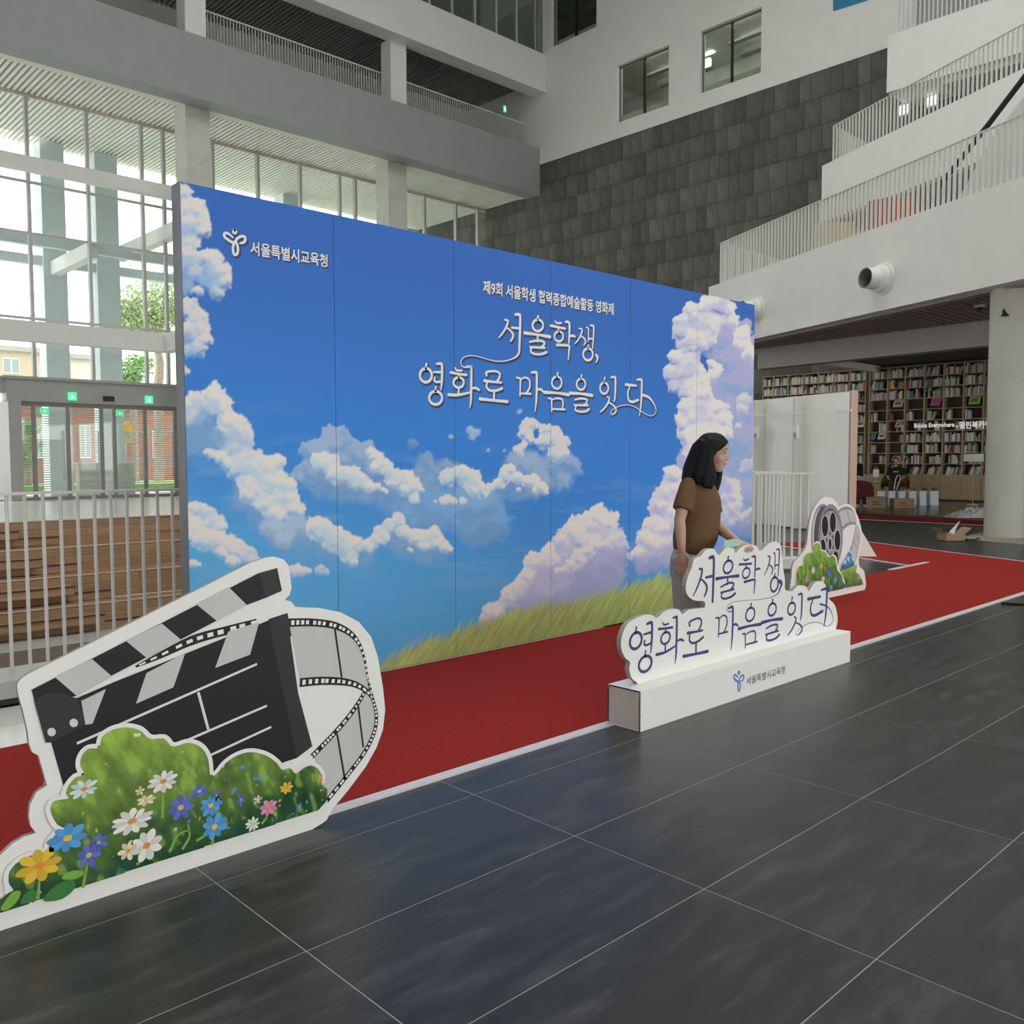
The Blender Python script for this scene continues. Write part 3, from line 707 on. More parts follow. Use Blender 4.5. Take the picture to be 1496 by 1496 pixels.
for i in range(7):
    o = link('baluster', bq, None, rr); o.location = pb0 + dR * (.104 * i + .03); o.rotation_euler = (0, 0, math.atan2(dR[1], dR[0]))

# ---- white display partition
PB = onZ(1240, 780); dP = np.array([math.cos(math.radians(69)), math.sin(math.radians(69)), 0]); nP = np.array([-dP[1], dP[0], 0]) * 1.0   # towards the hall
hp = onp(1239.7, 572, PB, nP)[2]
def s_at(x):      # distance along the partition at an image column
    q = onp(x, 640, PB, nP); return (q - PB) @ dP
seams = [0.0, s_at(1176), s_at(1118), s_at(1118) * 1.62]
dp = thing('display_partition', 'tall white folding display partition with a pink end behind the railing', 'partition')
for k in range(3):
    a, b = PB + dP * (seams[k] + .012), PB + dP * (seams[k + 1] - .012)
    obj('panel', MB().obox(a, b, .12, 0.02, hp, side=-1), mat('partition_white', (.92, .92, .90), .6), dp)
for k in range(1, 3):
    a = PB + dP * seams[k]
    f_ = obj('fin', MB().obox(a, a + nP * .30, .05, .02, hp - .02), mat('fin_sage', (.62, .65, .60), .6), dp)
    z = onp(1118 if k == 2 else 1176, 607 if k == 2 else 604, a, nP)[2]
    g = a + nP * .3
    obj('clip_bar', MB().obox(g - dP * .45, g + dP * .25, .03, z - .02, z + .02), BOARD, dp)
    obj('switch_box', MB().obox(g - dP * .14, g - dP * .02, .06, z - .52, z - .25), BOARD, dp)
    obj('switch_button', MB().obox(g - dP * .12 + nP * .035, g - dP * .04 + nP * .035, .01, z - .50, z - .40), mat('grey_button', (.35, .35, .33), .6), dp)
e1 = PB - dP * .0
obj('pink_end', MB().obox(PB - nP * -.0, PB - nP * .17, .05, .02, hp + .02, side=1), mat('pink_board', (.62, .44, .37), .7), dp)
zc = onp(1240, 600, PB, nP)[2]
obj('clip_bar', MB().obox(PB + nP * .05 - dP * .06, PB + nP * .05 + dP * .35, .03, zc - .02, zc + .02), BOARD, dp)

# ---- carpets
def carpet(poly, label, z=.008, name='red_carpet'):
    return tag(obj(name, MB().prism([(x, y, 0.0) for x, y in poly], (0, 0, z)), RED), label, 'carpet')
carpet([(-3, 3.235), (12.08, 3.235), (12.92, 5.1), (-3, 5.1)], 'long red carpet running along in front of the sky backdrop')
L0 = np.array([12.41, 5.14]); d2 = D1[:2]; F0 = np.array([14.05, 4.2]); n2 = np.array([d2[1], -d2[0]])
wd = (F0 - L0) @ n2
pA = L0 - d2 * 4.5; pB = L0 + d2 * 3.5
S0_, S1_ = np.array([12.925, 5.105]), np.array([12.085, 3.235]); S2_ = S1_ + (S1_ - S0_) * .9
carpet([tuple(S2_), tuple(pA + n2 * wd), tuple(pB + n2 * wd), tuple(pB), tuple(L0 + n2 * .03), tuple(S0_), tuple(S1_)], 'red carpet strip crossing the floor between backdrop and round column', .005)
carpet([(20.97, -1), (22.3, -1), (22.75, 12.5), (20.97, 12.5)], 'far red carpet strip at the edge of the book cafe')
def tape(p, q, w, label, z=.011):
    return tag(obj('edge_tape', MB().obox(p, q, w, 0.0005, z), TAPE), label, 'tape')
tape((-3, 3.215), (12.05, 3.215), .055, 'white tape along the front edge of the long red carpet')
tape((11.75, 5.12), (12.95, 5.12), .07, 'crumpled white tape at the joint of the red carpets', .014)
tape(tuple(L0 - d2 * .05), tuple(pB), .05, 'white tape on the left edge of the crossing carpet')
tape(tuple(pA + n2 * wd), tuple(pB + n2 * wd), .03, 'white tape on the far edge of the crossing carpet')
tape((20.95, -1), (20.95, 12.5), .06, 'white tape on the near edge of the far red carpet')
q0, q1 = onZ(1463, 882.5), onZ(1510, 886)
tag(obj('black_cable', MB().tube([(*q0[:2], .012), (*((q0 + q1) / 2)[:2], .012), (*q1[:2], .012)], .012, 8), BLACK), 'black cable lying on the tiles at the right edge', 'cable')
# ================================================================== sky backdrop
BX0, BY, BZT, BXR = 2.253, 5.152, 3.09, 8.409
BW = (BXR - BX0) / 6
# --- value noise
def vnoise(x, y, seed):
    r = np.random.default_rng(seed).random((256, 256))
    xi = np.floor(x).astype(int); yi = np.floor(y).astype(int); fx_, fy_ = x - xi, y - yi
    fx_ = fx_ * fx_ * (3 - 2 * fx_); fy_ = fy_ * fy_ * (3 - 2 * fy_)
    g = lambda a, b: r[a % 256, b % 256]
    return (g(xi, yi) * (1 - fx_) + g(xi + 1, yi) * fx_) * (1 - fy_) + (g(xi, yi + 1) * (1 - fx_) + g(xi + 1, yi + 1) * fx_) * fy_
def fbm(x, y, seed, oct=4):
    s = np.zeros_like(x); a = .5
    for k in range(oct): s += a * vnoise(x * 2 ** k + 13.7 * k, y * 2 ** k + 7.1 * k, seed + k); a *= .5
    return s
def sstep(a, b, x):
    t = np.clip((x - a) / (b - a), 0, 1); return t * t * (3 - 2 * t)
def mixc(c, d, a): return c * (1 - a[..., None]) + np.asarray(d) * a[..., None]
CREAM = np.array([.83, .82, .80]); BLUESH = np.array([.38, .51, .71]); LAV = np.array([.43, .45, .71]); PALEB = np.array([.22, .43, .74])
def grp(lst, o, s): return [(o[0] + x * s, o[1] + y * s, r * s) for x, y, r in lst]
Z3, Z4, Z5, Z6, Z7 = ((250, 260), .2005), ((260, 550), .20053), ((430, 590), .29412), ((550, 720), .30749), ((940, 420), .29412)
def G(lst, z): return grp(lst, z[0], z[1])
CLOUDS = [  # (puffs, light colour, shade colour, opacity, softness, edge noise)
 (G([(330,470,120),(520,860,130),(640,1010,120),(720,1130,110),(900,1180,110),(1100,1230,100)], Z4), BLUESH*1.02, PALEB*1.02, .62, .6, .8),
 (G([(140,390,75),(240,410,85),(340,420,75),(430,430,60),(480,470,80),(540,470,70)], Z5), BLUESH*.98, PALEB, .62, .6, .8),
 (G([(470,670,60),(560,700,80),(650,720,75),(330,740,70),(730,730,45)], Z5), BLUESH*1.02, PALEB*1.05, .55, .6, .8),
 (G([(1030,420,50),(1100,415,60),(1180,425,55),(870,440,70),(930,480,80)], Z5), BLUESH, PALEB, .6, .6, .8),
 (G([(600,480,110),(700,520,120),(850,520,110),(950,500,90),(980,600,90),(900,640,80),(560,560,90)], Z5), PALEB*1.25, PALEB, .75, .5, .8),
 (G([(200,200,78),(120,240,70),(330,260,75),(250,300,80),(60,340,50),(400,330,60),(30,370,40)], Z5), BLUESH*1.12, PALEB, .9, .35, .8),
 (G([(650,300,52),(630,350,55),(700,350,50),(760,310,45),(790,330,40),(690,390,60)], Z5), BLUESH, PALEB, .8, .45, 1.2),
 (G([(1110,290,60),(1180,310,70),(1290,320,80),(1350,300,65),(1390,310,42),(1320,370,60),(1090,340,40),(1220,380,70)], Z5), BLUESH*1.1, PALEB, .85, .5, .9),
 (G([(60,120,70),(90,220,80),(190,240,70),(215,330,60),(225,385,50),(110,340,95),(120,480,80),(100,600,80)], Z3), CREAM*.97, BLUESH*1.25, 1, .16, .7),
 (G([(270,590,75),(310,620,70),(340,680,68),(375,755,50),(330,830,50),(290,760,60)], Z3), CREAM*.97, BLUESH*1.2, 1, .16, .7),
 (G([(250,730,62),(110,690,70),(100,800,70)], Z3), BLUESH*1.1, PALEB*1.15, .85, .5, .5),
 (G([(120,560,55),(170,690,45),(190,830,34)], Z3), CREAM*.95, BLUESH*1.2, 1, .3, .6),
 (G([(110,950,62),(190,1020,68),(200,1090,60),(240,1170,52),(190,1240,55),(120,1130,80),(105,1400,34),(100,1250,50)], Z3), CREAM*.95, BLUESH*1.25, 1, .18, .7),
 (G([(110,1170,45)], Z3), BLUESH, PALEB, .8, .6, .5),
 (G([(80,300,95),(60,250,80),(160,200,90),(270,170,95),(250,240,80),(320,230,55),(370,330,80),(430,390,95),(470,440,65),(350,420,80),(420,540,90),(470,560,60)], Z4), CREAM, BLUESH*1.3, 1, .18, .9),
 (G([(190,420,130),(100,480,90),(270,430,55)], Z4), PALEB*1.05, PALEB, .9, .5, .4),
 (G([(250,570,45),(310,600,45),(360,640,45),(420,680,55),(480,650,85),(560,670,100),(650,660,95),(710,640,60),(640,760,110),(540,790,90),(510,860,50),(780,800,75),(760,890,105),(845,960,65),(660,920,85),(720,990,80)], Z4), CREAM, BLUESH*1.45, 1, .2, .9),
 (G([(880,1090,75),(800,1120,70),(700,1110,70),(760,1200,65),(640,1100,60)], Z4), BLUESH*1.3, BLUESH, .8, .5, .7),
 (G([(1010,1100,75),(1060,1120,75),(1120,1170,75),(1180,1190,70),(1230,1250,65),(1290,1230,60),(1390,1230,45),(1440,1200,45),(1480,1150,45),(1260,1320,55)], Z4), CREAM, BLUESH*1.5, 1, .22, .9),
 (G([(120,960,55),(190,980,60),(130,1080,75),(230,1060,65),(300,1080,50),(180,1160,85),(280,1190,75),(380,1220,65),(430,1260,60),(320,1290,45),(490,1300,55),(400,1350,40),(540,1330,45)], Z4), CREAM*.97, BLUESH*1.35, 1, .2, .9),
 (G([(110,1365,30),(80,1362,25),(150,1366,14)], Z4), CREAM, BLUESH*1.3, .9, .3, .6),
 (G([(880,1410,40),(850,1420,40),(940,1420,30),(1040,1410,32),(1090,1420,18)], Z4), CREAM, BLUESH*1.3, .95, .4, .7),
 (G([(130,290,42),(170,300,48),(200,350,42),(235,355,40),(280,360,45),(320,390,38),(360,405,32),(405,418,22),(445,430,10)], Z5), CREAM, BLUESH*1.5, 1, .2, .8),
 (G([(400,255,32),(425,300,38),(470,335,42),(505,375,40),(560,370,38),(590,405,36),(560,420,30),(640,425,14),(600,470,22)], Z5), CREAM, BLUESH*1.5, 1, .2, .8),
 (G([(760,370,32),(795,350,34),(845,350,38),(885,375,38),(915,415,32),(940,435,24),(880,420,30)], Z5), CREAM, BLUESH*1.5, 1, .22, .8),
 (G([(1070,322,26),(1045,355,28),(1015,395,26),(975,412,22),(1110,365,26),(1150,380,26),(1180,385,28),(1215,415,24),(1250,437,12),(1110,428,12)], Z5), CREAM, BLUESH*1.4, 1, .2, .7),
 (G([(1170,105,34),(1145,140,32),(1160,175,25),(1120,225,28),(1235,125,22),(1270,120,22),(1240,180,32),(1285,170,42),(1320,200,38),(1300,250,36),(1330,240,30)], Z5), CREAM*.97, BLUESH*1.4, .95, .3, 1.2),
 (G([(510,585,34),(480,610,36),(450,650,26),(405,680,28),(370,700,24),(545,640,28),(590,655,34),(640,655,32),(690,650,38),(700,690,32),(740,710,28),(775,722,16),(650,700,26),(575,728,12)], Z5), CREAM, BLUESH*1.5, 1, .2, .8),
 (G([(765,472,20),(735,482,16),(790,482,16),(835,482,16),(700,490,8)], Z5), CREAM, BLUESH*1.5, .95, .3, .7),
 (G([(870,125,18),(905,142,22),(885,165,18),(780,160,12),(965,228,9),(1040,230,7),(1118,36,14)], Z5), BLUESH*1.4, BLUESH, .75, .6, 1.6),
 (G([(585,195,28)], Z5), BLUESH, PALEB, .5, .8, 1.4),
 # right lower lavender cumulus
 (G([(1050,120,55),(1010,160,60),(1095,140,50),(950,195,62),(1120,210,55),(890,235,48),(1050,230,90),(1145,250,45),(830,295,50),(900,300,70),(765,345,55),(840,360,70),(725,400,40),(690,480,60),(760,430,70),(650,520,50),(560,575,45),(530,605,35)], Z6), CREAM*1.02, LAV*1.35, 1, .16, .6),
 (G([(980,350,105),(1080,330,95),(850,410,85),(790,480,90),(920,450,110),(1050,430,95),(1130,370,62),(740,550,70),(1150,300,40)], Z6), LAV*1.12, LAV, .85, .6, .5),
 (G([(1045,250,30),(1005,278,30),(965,310,32),(920,345,28),(870,375,22),(1090,250,28)], Z6), CREAM, LAV*1.3, .95, .35, .6),
 (G([(880,450,45),(800,470,45)], Z6), LAV*1.35, LAV*1.1, .7, .6, .6),
 # right tower
 (G([(400,250,110),(450,350,115),(480,480,110),(430,620,140),(470,760,130),(500,900,110),(440,1000,120),(430,1120,120),(520,1200,80),(330,1150,150),(300,900,120),(520,1020,90)], Z7), LAV*1.12, np.array([.32, .47, .80]), 1, .3, .4),
 (G([(240,105,32),(250,150,42),(205,170,38),(195,220,38),(320,85,45),(365,80,42),(420,110,36),(435,160,34),(485,230,34),(490,280,36),(300,180,70),(255,260,70),(530,330,38)], Z7), CREAM*1.03, LAV*1.45, 1, .2, .6),
 (G([(160,350,38),(145,430,35),(185,420,55),(155,490,35),(230,400,60),(250,490,55),(220,520,40)], Z7), CREAM*1.03, LAV*1.45, 1, .2, .6),
 (G([(290,470,34),(300,530,44),(350,390,32),(350,430,30),(215,600,40),(195,670,38),(240,650,60),(310,620,65),(375,600,36),(390,650,45),(230,740,50),(290,720,70),(360,720,60),(260,810,50)], Z7), CREAM*1.03, LAV*1.45, 1, .22, .6),
 (G([(500,555,32),(490,600,22),(470,690,14)], Z7), CREAM, LAV*1.4, .9, .4, .6),
 (G([(510,885,26),(540,880,22),(485,905,14)], Z7), CREAM, LAV*1.4, .9, .4, .6),
 (G([(430,985,36),(445,1030,36),(440,1090,40),(400,1050,36),(395,1130,50),(505,1140,28),(535,1110,26)], Z7), CREAM*.98, LAV*1.25, .9, .35, .6),
 (G([(155,930,42),(110,1030,50),(160,1010,60),(90,1090,50),(150,1110,90),(50,1190,50),(100,1190,70),(20,1260,50),(80,1280,80),(-20,1330,40)], Z7), CREAM*1.02, LAV*1.35, 1, .2, .6),
 (G([(60,1340,70),(0,1380,50),(130,1330,60)], Z7), LAV*1.15, LAV, .7, .6, .5),
]
HILL = [(545, 982), (575, 964), (620, 944), (660, 930), (700, 915), (745, 902), (800, 888), (860, 878), (925, 858), (975, 846), (1040, 826), (1110, 796)]
RX0, RY0, RST = 250.0, 250.0, 0.9
_gx, _gy = np.meshgrid(np.arange(RX0, 1116, RST), np.arange(RY0, 992, RST))
def paint_sky():
    px, py = _gx, _gy; H_, W_ = px.shape
    t = np.clip((py - (300 + .18 * (px - 262))) / 560.0, 0, 1)
    top, mid, low = np.array([.050, .170, .58]), np.array([.052, .255, .76]), np.array([.120, .455, .84])
    c = top * (1 - sstep(0, .6, t))[..., None] + mid * (sstep(0, .6, t) * (1 - sstep(.5, 1, t)))[..., None] + low * (sstep(0, .6, t) * sstep(.5, 1, t))[..., None]
    f1 = fbm(px / 16, py / 16, 3, 4) - .47; f2 = fbm(px / 5.5, py / 5.5, 21, 3) - .44; f3 = fbm(px / 60, py / 14, 33, 4)
    c = mixc(c, PALEB * 1.1, np.clip((f3 - .5) * 1.6, 0, .35) * sstep(.4, .65, t))
    wx = (fbm(px / 12, py / 12, 61, 3) - .45) * 16 + (fbm(px / 4.5, py / 4.5, 63, 2) - .38) * 7; wy = (fbm(px / 12, py / 12, 67, 3) - .45) * 16 + (fbm(px / 4.5, py / 4.5, 69, 2) - .38) * 7
    X_, Y_ = px + wx * .8, py + wy * .8
    def worley(s_, seed):
        r_ = np.random.default_rng(seed).random((128, 128, 2)); u, v = X_ / s_, Y_ / s_; iu, iv = np.floor(u).astype(int), np.floor(v).astype(int); best = np.full(u.shape, 9.0)
        for du in (-1, 0, 1):
            for dv in (-1, 0, 1):
                q = r_[(iu + du) % 128, (iv + dv) % 128]; best = np.minimum(best, (iu + du + q[..., 0] - u) ** 2 + (iv + dv + q[..., 1] - v) ** 2)
        return 1 - np.sqrt(best)
    B1_, B2_, B3_ = worley(24, 1), worley(12, 2), worley(6.5, 3)
    BIL = B1_ * .5 + B2_ * .32 + B3_ * .18
    def vgrad(A, n):           # brighter towards upper edges
        g_ = np.zeros_like(A); g_[n:-n] = A[2 * n:] - A[:-2 * n]; return g_
    def hgrad(A, n):
        g_ = np.zeros_like(A); g_[:, n:-n] = A[:, 2 * n:] - A[:, :-2 * n]; return g_
    BG = vgrad(B1_, 5) * .30 + vgrad(B2_, 3) * .42 + vgrad(B3_, 2) * .22 - .08 * hgrad(B1_, 5)
    big = fbm(px / 34, py / 26, 71, 3) - .46
    for (P, lc, scol, op, soft, en) in CLOUDS:
        soft_cl = soft >= .45; gr = 1.37 if not soft_cl else 1.4
        m = max(p[2] for p in P) * 1.9 + 14
        i0, i1 = max(0, int((min(p[1] for p in P) - m - RY0) / RST)), min(H_, int((max(p[1] for p in P) + m - RY0) / RST) + 1)
        j0, j1 = max(0, int((min(p[0] for p in P) - m - RX0) / RST)), min(W_, int((max(p[0] for p in P) + m - RX0) / RST) + 1)
        if i1 - i0 < 14 or j1 - j0 < 4: continue
        S = np.s_[i0:i1, j0:j1]; xx, yy = X_[S], Y_[S]
        E = np.zeros(xx.shape); 
        rmean = np.mean([p[2] for p in P]); kx = min(1.0, rmean / 11.0)
        x2, y2 = px[S] + wx[S] * .8 * kx, py[S] + wy[S] * .8 * kx
        for (x, y, r) in P: E += np.exp(9.0 * np.clip(1 - np.sqrt((x2 - x) ** 2 + ((y2 - y) * 1.04) ** 2) / (r * gr), -.6, 1))
        U = np.log(E + 1e-9) / 9.0
        Ub = U + (BIL[S] - .46) * .62 * (1.0 if not soft_cl else .7)
        edge = .07 if not soft_cl else .45
        al = sstep(0.02, .02 + edge, Ub - .10)
        n_ = max(3, min(9, int(rmean * .35 / RST))); gU = vgrad(U, n_) / (2 * n_ * RST) * rmean
        if U.shape[0] <= 2 * n_ + 2: continue
        if not soft_cl: al = al * (1 - .72 * sstep(.05, .75, -gU) * (1 - sstep(.35, .75, U)))
        lit = .60 + .52 * gU + BG[S] * .75 + big[S] * 1.5 - .10 * hgrad(U, n_) / (2 * n_ * RST) * rmean
        lit = sstep(.10, .88, lit)
        col = scol * (1 - lit)[..., None] + lc * lit[..., None]
        al = np.clip(al * op, 0, 1)[..., None]
        c[S] = c[S] * (1 - al) + np.clip(col, 0, .86) * al
    # grassy hill
    hx = np.array([h[0] for h in HILL], float); hy = np.array([h[1] for h in HILL], float)
    hb = np.interp(px, hx, hy, left=1200, right=796); hb[px < 545] = 1200
    streak = fbm((px + .55 * py) / 2.2, py / 22, 55, 3); st2 = fbm((px + .6 * py) / 5, py / 30, 77, 3); st3 = fbm((px + .75 * py) / 1.6, py / 40, 78, 2)
    d = py - hb + 5
    a = sstep(-9, 5, d + (streak - .45) * 26 + (st3 - .38) * 14)
    gcol = np.array([.40, .39, .13]) * (1.1 * (1 - st2))[..., None] + np.array([.33, .46, .16]) * (1.1 * st2)[..., None]
    k = sstep(700, 1000, px); gcol = gcol * (1 - .3 * k)[..., None] + np.array([.26, .46, .13]) * (.3 * k)[..., None]
    gcol = gcol * (.60 + .7 * streak + .35 * st3)[..., None]
    depth = sstep(0, 60, d); gcol = gcol * (1.12 - .22 * depth)[..., None]
    gcol = mixc(gcol, (.85, .78, .38), sstep(.60, .68, fbm(px / 2.6, py / 2.6, 91, 2)) * sstep(.02, .25, depth) * .85)
    gcol = mixc(gcol, (.60, .28, .12), sstep(.66, .72, fbm(px / 6, py / 6, 97, 2)) * .3)
    c = c * (1 - a[..., None]) + gcol * a[..., None]
    return np.clip(c, 0.01, .86)
SKY_ART = paint_sky()
def backdrop_art(px, py):
    x = np.clip((px - RX0) / RST, 0, _gx.shape[1] - 1.01); y = np.clip((py - RY0) / RST, 0, _gx.shape[0] - 1.01)
    i, j = y.astype(int), x.astype(int); fy_, fx_ = (y - i)[:, None], (x - j)[:, None]
    A = SKY_ART
    return (A[i, j] * (1 - fx_) + A[i, j + 1] * fx_) * (1 - fy_) + (A[i + 1, j] * (1 - fx_) + A[i + 1, j + 1] * fx_) * fy_
def print_mesh(name, P, cols, faces):
    m = bpy.data.meshes.new(name)
    m.from_pydata([tuple(p) for p in P], [], faces); m.update()
    at = m.color_attributes.new('print', 'FLOAT_COLOR', 'POINT')
    at.data.foreach_set('color', np.concatenate([cols, np.ones((len(cols), 1))], 1).astype(np.float32).ravel())
    return m
PRINT = mat_attr('printed_art', .5, .12)
bd = thing('photo_backdrop', 'large sky and cloud photo backdrop wall of six printed panels', 'backdrop')
BDEPTH = abs(onX(251, 268, BX0)[1] - BY)
NX, NZ = 132, 386
for k in range(6):
    x0, x1 = BX0 + BW * k + .0015, BX0 + BW * (k + 1) - .0015
    gx, gz = np.meshgrid(np.linspace(x0, x1, NX), np.linspace(0.004, BZT, NZ))
    P = np.stack([gx, np.full_like(gx, BY), gz], -1).reshape(-1, 3)
    px, py = proj(P)
    cols = backdrop_art(px, py)
    i = np.arange(NX - 1)[None, :] + np.arange(NZ - 1)[:, None] * NX
    F = np.stack([i, i + 1, i + NX + 1, i + NX], -1).reshape(-1, 4).tolist()
    pn = obj('panel', MB().box(x0, x1, BY + .001, BY + BDEPTH, .004, BZT - .0005), mat('panel_side', (.10, .125, .19), .6, noise=.5, scale=3), bd)
    link('printed_sky', print_mesh('printed_sky', P, cols, F), PRINT, pn)
obj('left_edge_shaded_print', MB().box(BX0 - .004, BX0 + .0, BY, BY + BDEPTH, .004, BZT), mat('shaded_edge_print', (.13, .145, .185), .5, noise=.55, scale=2.2), bd)  # wrapped sky print, with the shade on this side put into its colour
obj('base_strip', MB().box(BX0, BXR, BY + .02, BY + BDEPTH + .1, 0, .004), BLACK, bd)
for k in range(4):
    xx = BX0 + .7 + 1.6 * k
    br_ = MB(); br_.prism([(xx, BY + BDEPTH, .01), (xx, BY + BDEPTH, 1.6), (xx, BY + BDEPTH + .55, .01)], (.05, 0, 0)); obj('rear_brace', br_, mat('raw_timber', (.5, .38, .24), .8), bd)

# --- headline lettering, traced stroke by stroke (zoom frames A and B of the photograph)
FA, FB = ((720, 450), .16711), ((600, 510), .12032)
def ring(cx, cy, rx, ry):
    return [(cx + rx * math.sin(a), cy - ry * math.cos(a)) for a in np.linspace(0, 2 * math.pi, 19)]
GLY = {
 'seo': (FA, [([(195,57),(226,57),(238,80),(236,200),(231,340)], [20,24,24,23,22]), ([(103,103),(130,112),(124,145),(108,182),(80,225),(50,260)], [14,20,19,16,10]), ([(113,165),(150,196),(174,228),(172,260),(153,290)], [12,18,22,14]), ([(165,172),(232,178)], [16,19])]),
 'ul': (FA, [([(394,72),(388,104)], [20,12]), (ring(392,152,46,50), 19), ([(276,217),(390,233),(498,252)], [26,18,26]), ([(390,240),(390,292)], [18,17]), ([(322,296),(400,284),(448,300),(442,326),(420,342)], [15,17,20,14]), ([(324,342),(452,348)], [16,18]), ([(337,345),(330,380),(365,402),(425,402),(466,386)], [16,17,18,22])]),
 'hak': (FA, [([(543,113),(560,132),(598,131)], [10,15,16]), ([(503,153),(630,180)], [20,18]), ([(572,178),(570,200)], 14), (ring(575,248,38,44), 17), ([(633,121),(660,124),(669,160),(664,306)], [15,20,21,15]), ([(666,247),(700,243),(718,250)], [16,20,16]), ([(557,322),(640,326),(667,336),(664,380),(658,450)], [22,18,19,17,12])]),
 'saeng': (FA, [([(752,178),(779,190),(770,230),(747,275),(718,310)], [10,16,15,9]), ([(765,240),(797,266),(810,296),(794,324)], [10,15,16,10]), ([(817,169),(834,185),(833,290)], [11,13,11]), ([(850,152),(876,158),(881,200),(871,352)], [12,17,17,12]), ([(836,267),(874,270)], 13), ([(834,328),(828,350)], [16,11]), (ring(830,405,42,52), 18)]),
 'comma': (FA, [([(902,412),(914,430),(912,455),(896,482)], [22,24,15,4])]),
 'yeong': (FB, [([(187,183),(178,232)], [30,20]), (ring(182,318,72,84), 31), ([(276,279),(365,281)], [22,27]), ([(292,345),(283,382),(316,400),(366,394)], [22,26,25,25]), ([(312,180),(358,177),(378,205),(376,380),(366,495)], [24,32,33,32,16]), ([(303,460),(292,506)], [26,18]), (ring(300,592,78,80), 31)]),
 'hwa': (FB, [([(537,226),(560,258),(620,261)], [16,24,22]), ([(483,284),(570,300),(674,314)], [30,26,28]), ([(583,306),(580,342)], 24), (ring(580,405,62,62), 27), ([(580,468),(578,548)], 24), ([(457,553),(560,558),(650,542),(722,524)], [34,30,26,22]), ([(676,212),(720,216),(733,240),(731,520),(727,640),(714,716)], [20,30,33,32,26,10]), ([(733,477),(790,474),(828,497)], [22,28,24])]),
 'ro': (FB, [([(922,320),(914,286),(960,270),(1040,271),(1081,305),(1070,360),(1045,390)], [26,26,22,24,28,24]), ([(893,384),(1000,398),(1097,407)], [32,24,24]), ([(924,400),(920,460),(960,502),(1040,502),(1108,478)], [24,26,25,28]), ([(1010,505),(1010,615)], 27), ([(838,604),(1000,622),(1173,638)], [34,28,34])]),
 'ma': (FA, [([(204,609),(234,615),(240,640),(236,768)], [12,18,18,13]), ([(236,632),(275,608),(315,625),(323,680),(306,725),(284,747)], [10,15,17,14]), ([(234,746),(330,750)], [14,17]), ([(336,564),(370,562),(383,590),(379,800),(367,905)], [16,22,23,21,10]), ([(381,714),(415,711),(437,731)], [16,20,16])]),
 'eum': (FA, [([(567,568),(560,602)], [18,11]), (ring(558,652,43,53), 17), ([(446,737),(560,743),(662,758)], [24,18,25]), ([(482,789),(508,794),(513,830),(513,907)], [11,16,16,12]), ([(512,803),(560,790),(605,801),(612,850),(600,887)], [10,14,16,13]), ([(512,882),(628,887)], [13,16])]),
 'eul': (FA, [([(774,588),(769,613)], [18,11]), (ring(770,666,38,48), 17), ([(672,744),(770,749),(867,765)], [24,18,25]), ([(716,802),(770,791),(820,801),(815,830),(798,847)], [13,15,18,13]), ([(710,849),(830,850)], [14,17]), ([(726,852),(720,890),(760,906),(812,902),(840,884)], [14,16,17,20])]),
 'it': (FA, [([(978,610),(972,638)], [18,11]), (ring(972,701,36,48), 17), ([(1032,606),(1060,604),(1071,628),(1066,780),(1057,817)], [12,18,20,18,10]), ([(996,774),(1016,790),(1005,830),(975,875),(939,908)], [10,17,16,11]), ([(1012,825),(1050,850),(1076,885),(1066,915),(1038,933)], [10,15,17,9])]),
 'da': (FA, [([(1160,669),(1252,679)], [20,16]), ([(1196,684),(1180,740),(1185,800),(1215,821),(1270,804)], [13,16,17,19]), ([(1258,628),(1290,626),(1301,650),(1295,830),(1281,938)], [12,19,21,19,9])]),
}
SW1 = (FA, [([(231,335),(228,385),(210,418),(170,444),(110,462),(50,466),(0,462)], [22,20,15,10,8,7,7])]), (FB, [([(1000,138),(950,130),(850,100),(760,80),(680,85),(630,112),(608,160),(622,203),(655,221),(700,213)], [9,9,9,9,10,10,10,11,14,22])])
SW2 = (FA, [([(1040,932),(1030,912),(1058,880),(1110,856),(1180,847),(1240,865),(1300,905),(1350,935),(1390,942),(1420,920),(1425,880),(1400,825),(1360,780),(1300,757)], [8,6,6,6,6,6,6,6,6,7,9,13,18,20])])
def fr_px(F, p): return (F[0][0] + p[0] * F[1], F[0][1] + p[1] * F[1])
def stroke_mesh(mb, strokes, to3, off=(0, 0), grow=0.0):
    """strokes in 2-D plane metres -> flat ribbons"""
    for si, (pts, w) in enumerate(strokes):
        L, R_ = ribbon2(pts, [max(.002, k + grow) for k in w] if hasattr(w, '__len__') else w + grow, 5)
        dp_ = np.array([0, -1e-4 * (si % 8), 0])          # each stroke of ink lies a hair above the one before
        vs = [np.array(to3(p[0] + off[0], p[1] + off[1])) + dp_ for p in L] + [np.array(to3(p[0] + off[0], p[1] + off[1])) + dp_ for p in R_]
        n = len(L); mb.add(vs, [(n + i, n + i + 1, i + 1, i) for i in range(n - 1)])
        if np.linalg.norm(L[0] - L[-1]) < 1e-6: continue
        for e_, nb_ in ((0, 1), (n - 1, n - 2)):           # round ends
            c = (L[e_] + R_[e_]) / 2; r = np.linalg.norm(L[e_] - R_[e_]) / 2
            ring_ = [np.array(to3(c[0] + r * math.cos(a) + off[0], c[1] + r * math.sin(a) + off[1])) + dp_ + np.array([0, -4e-5, 0]) for a in np.linspace(0, 2 * math.pi, 9)[:-1]]
            mb.add(ring_, [tuple(range(8))])
    return mb
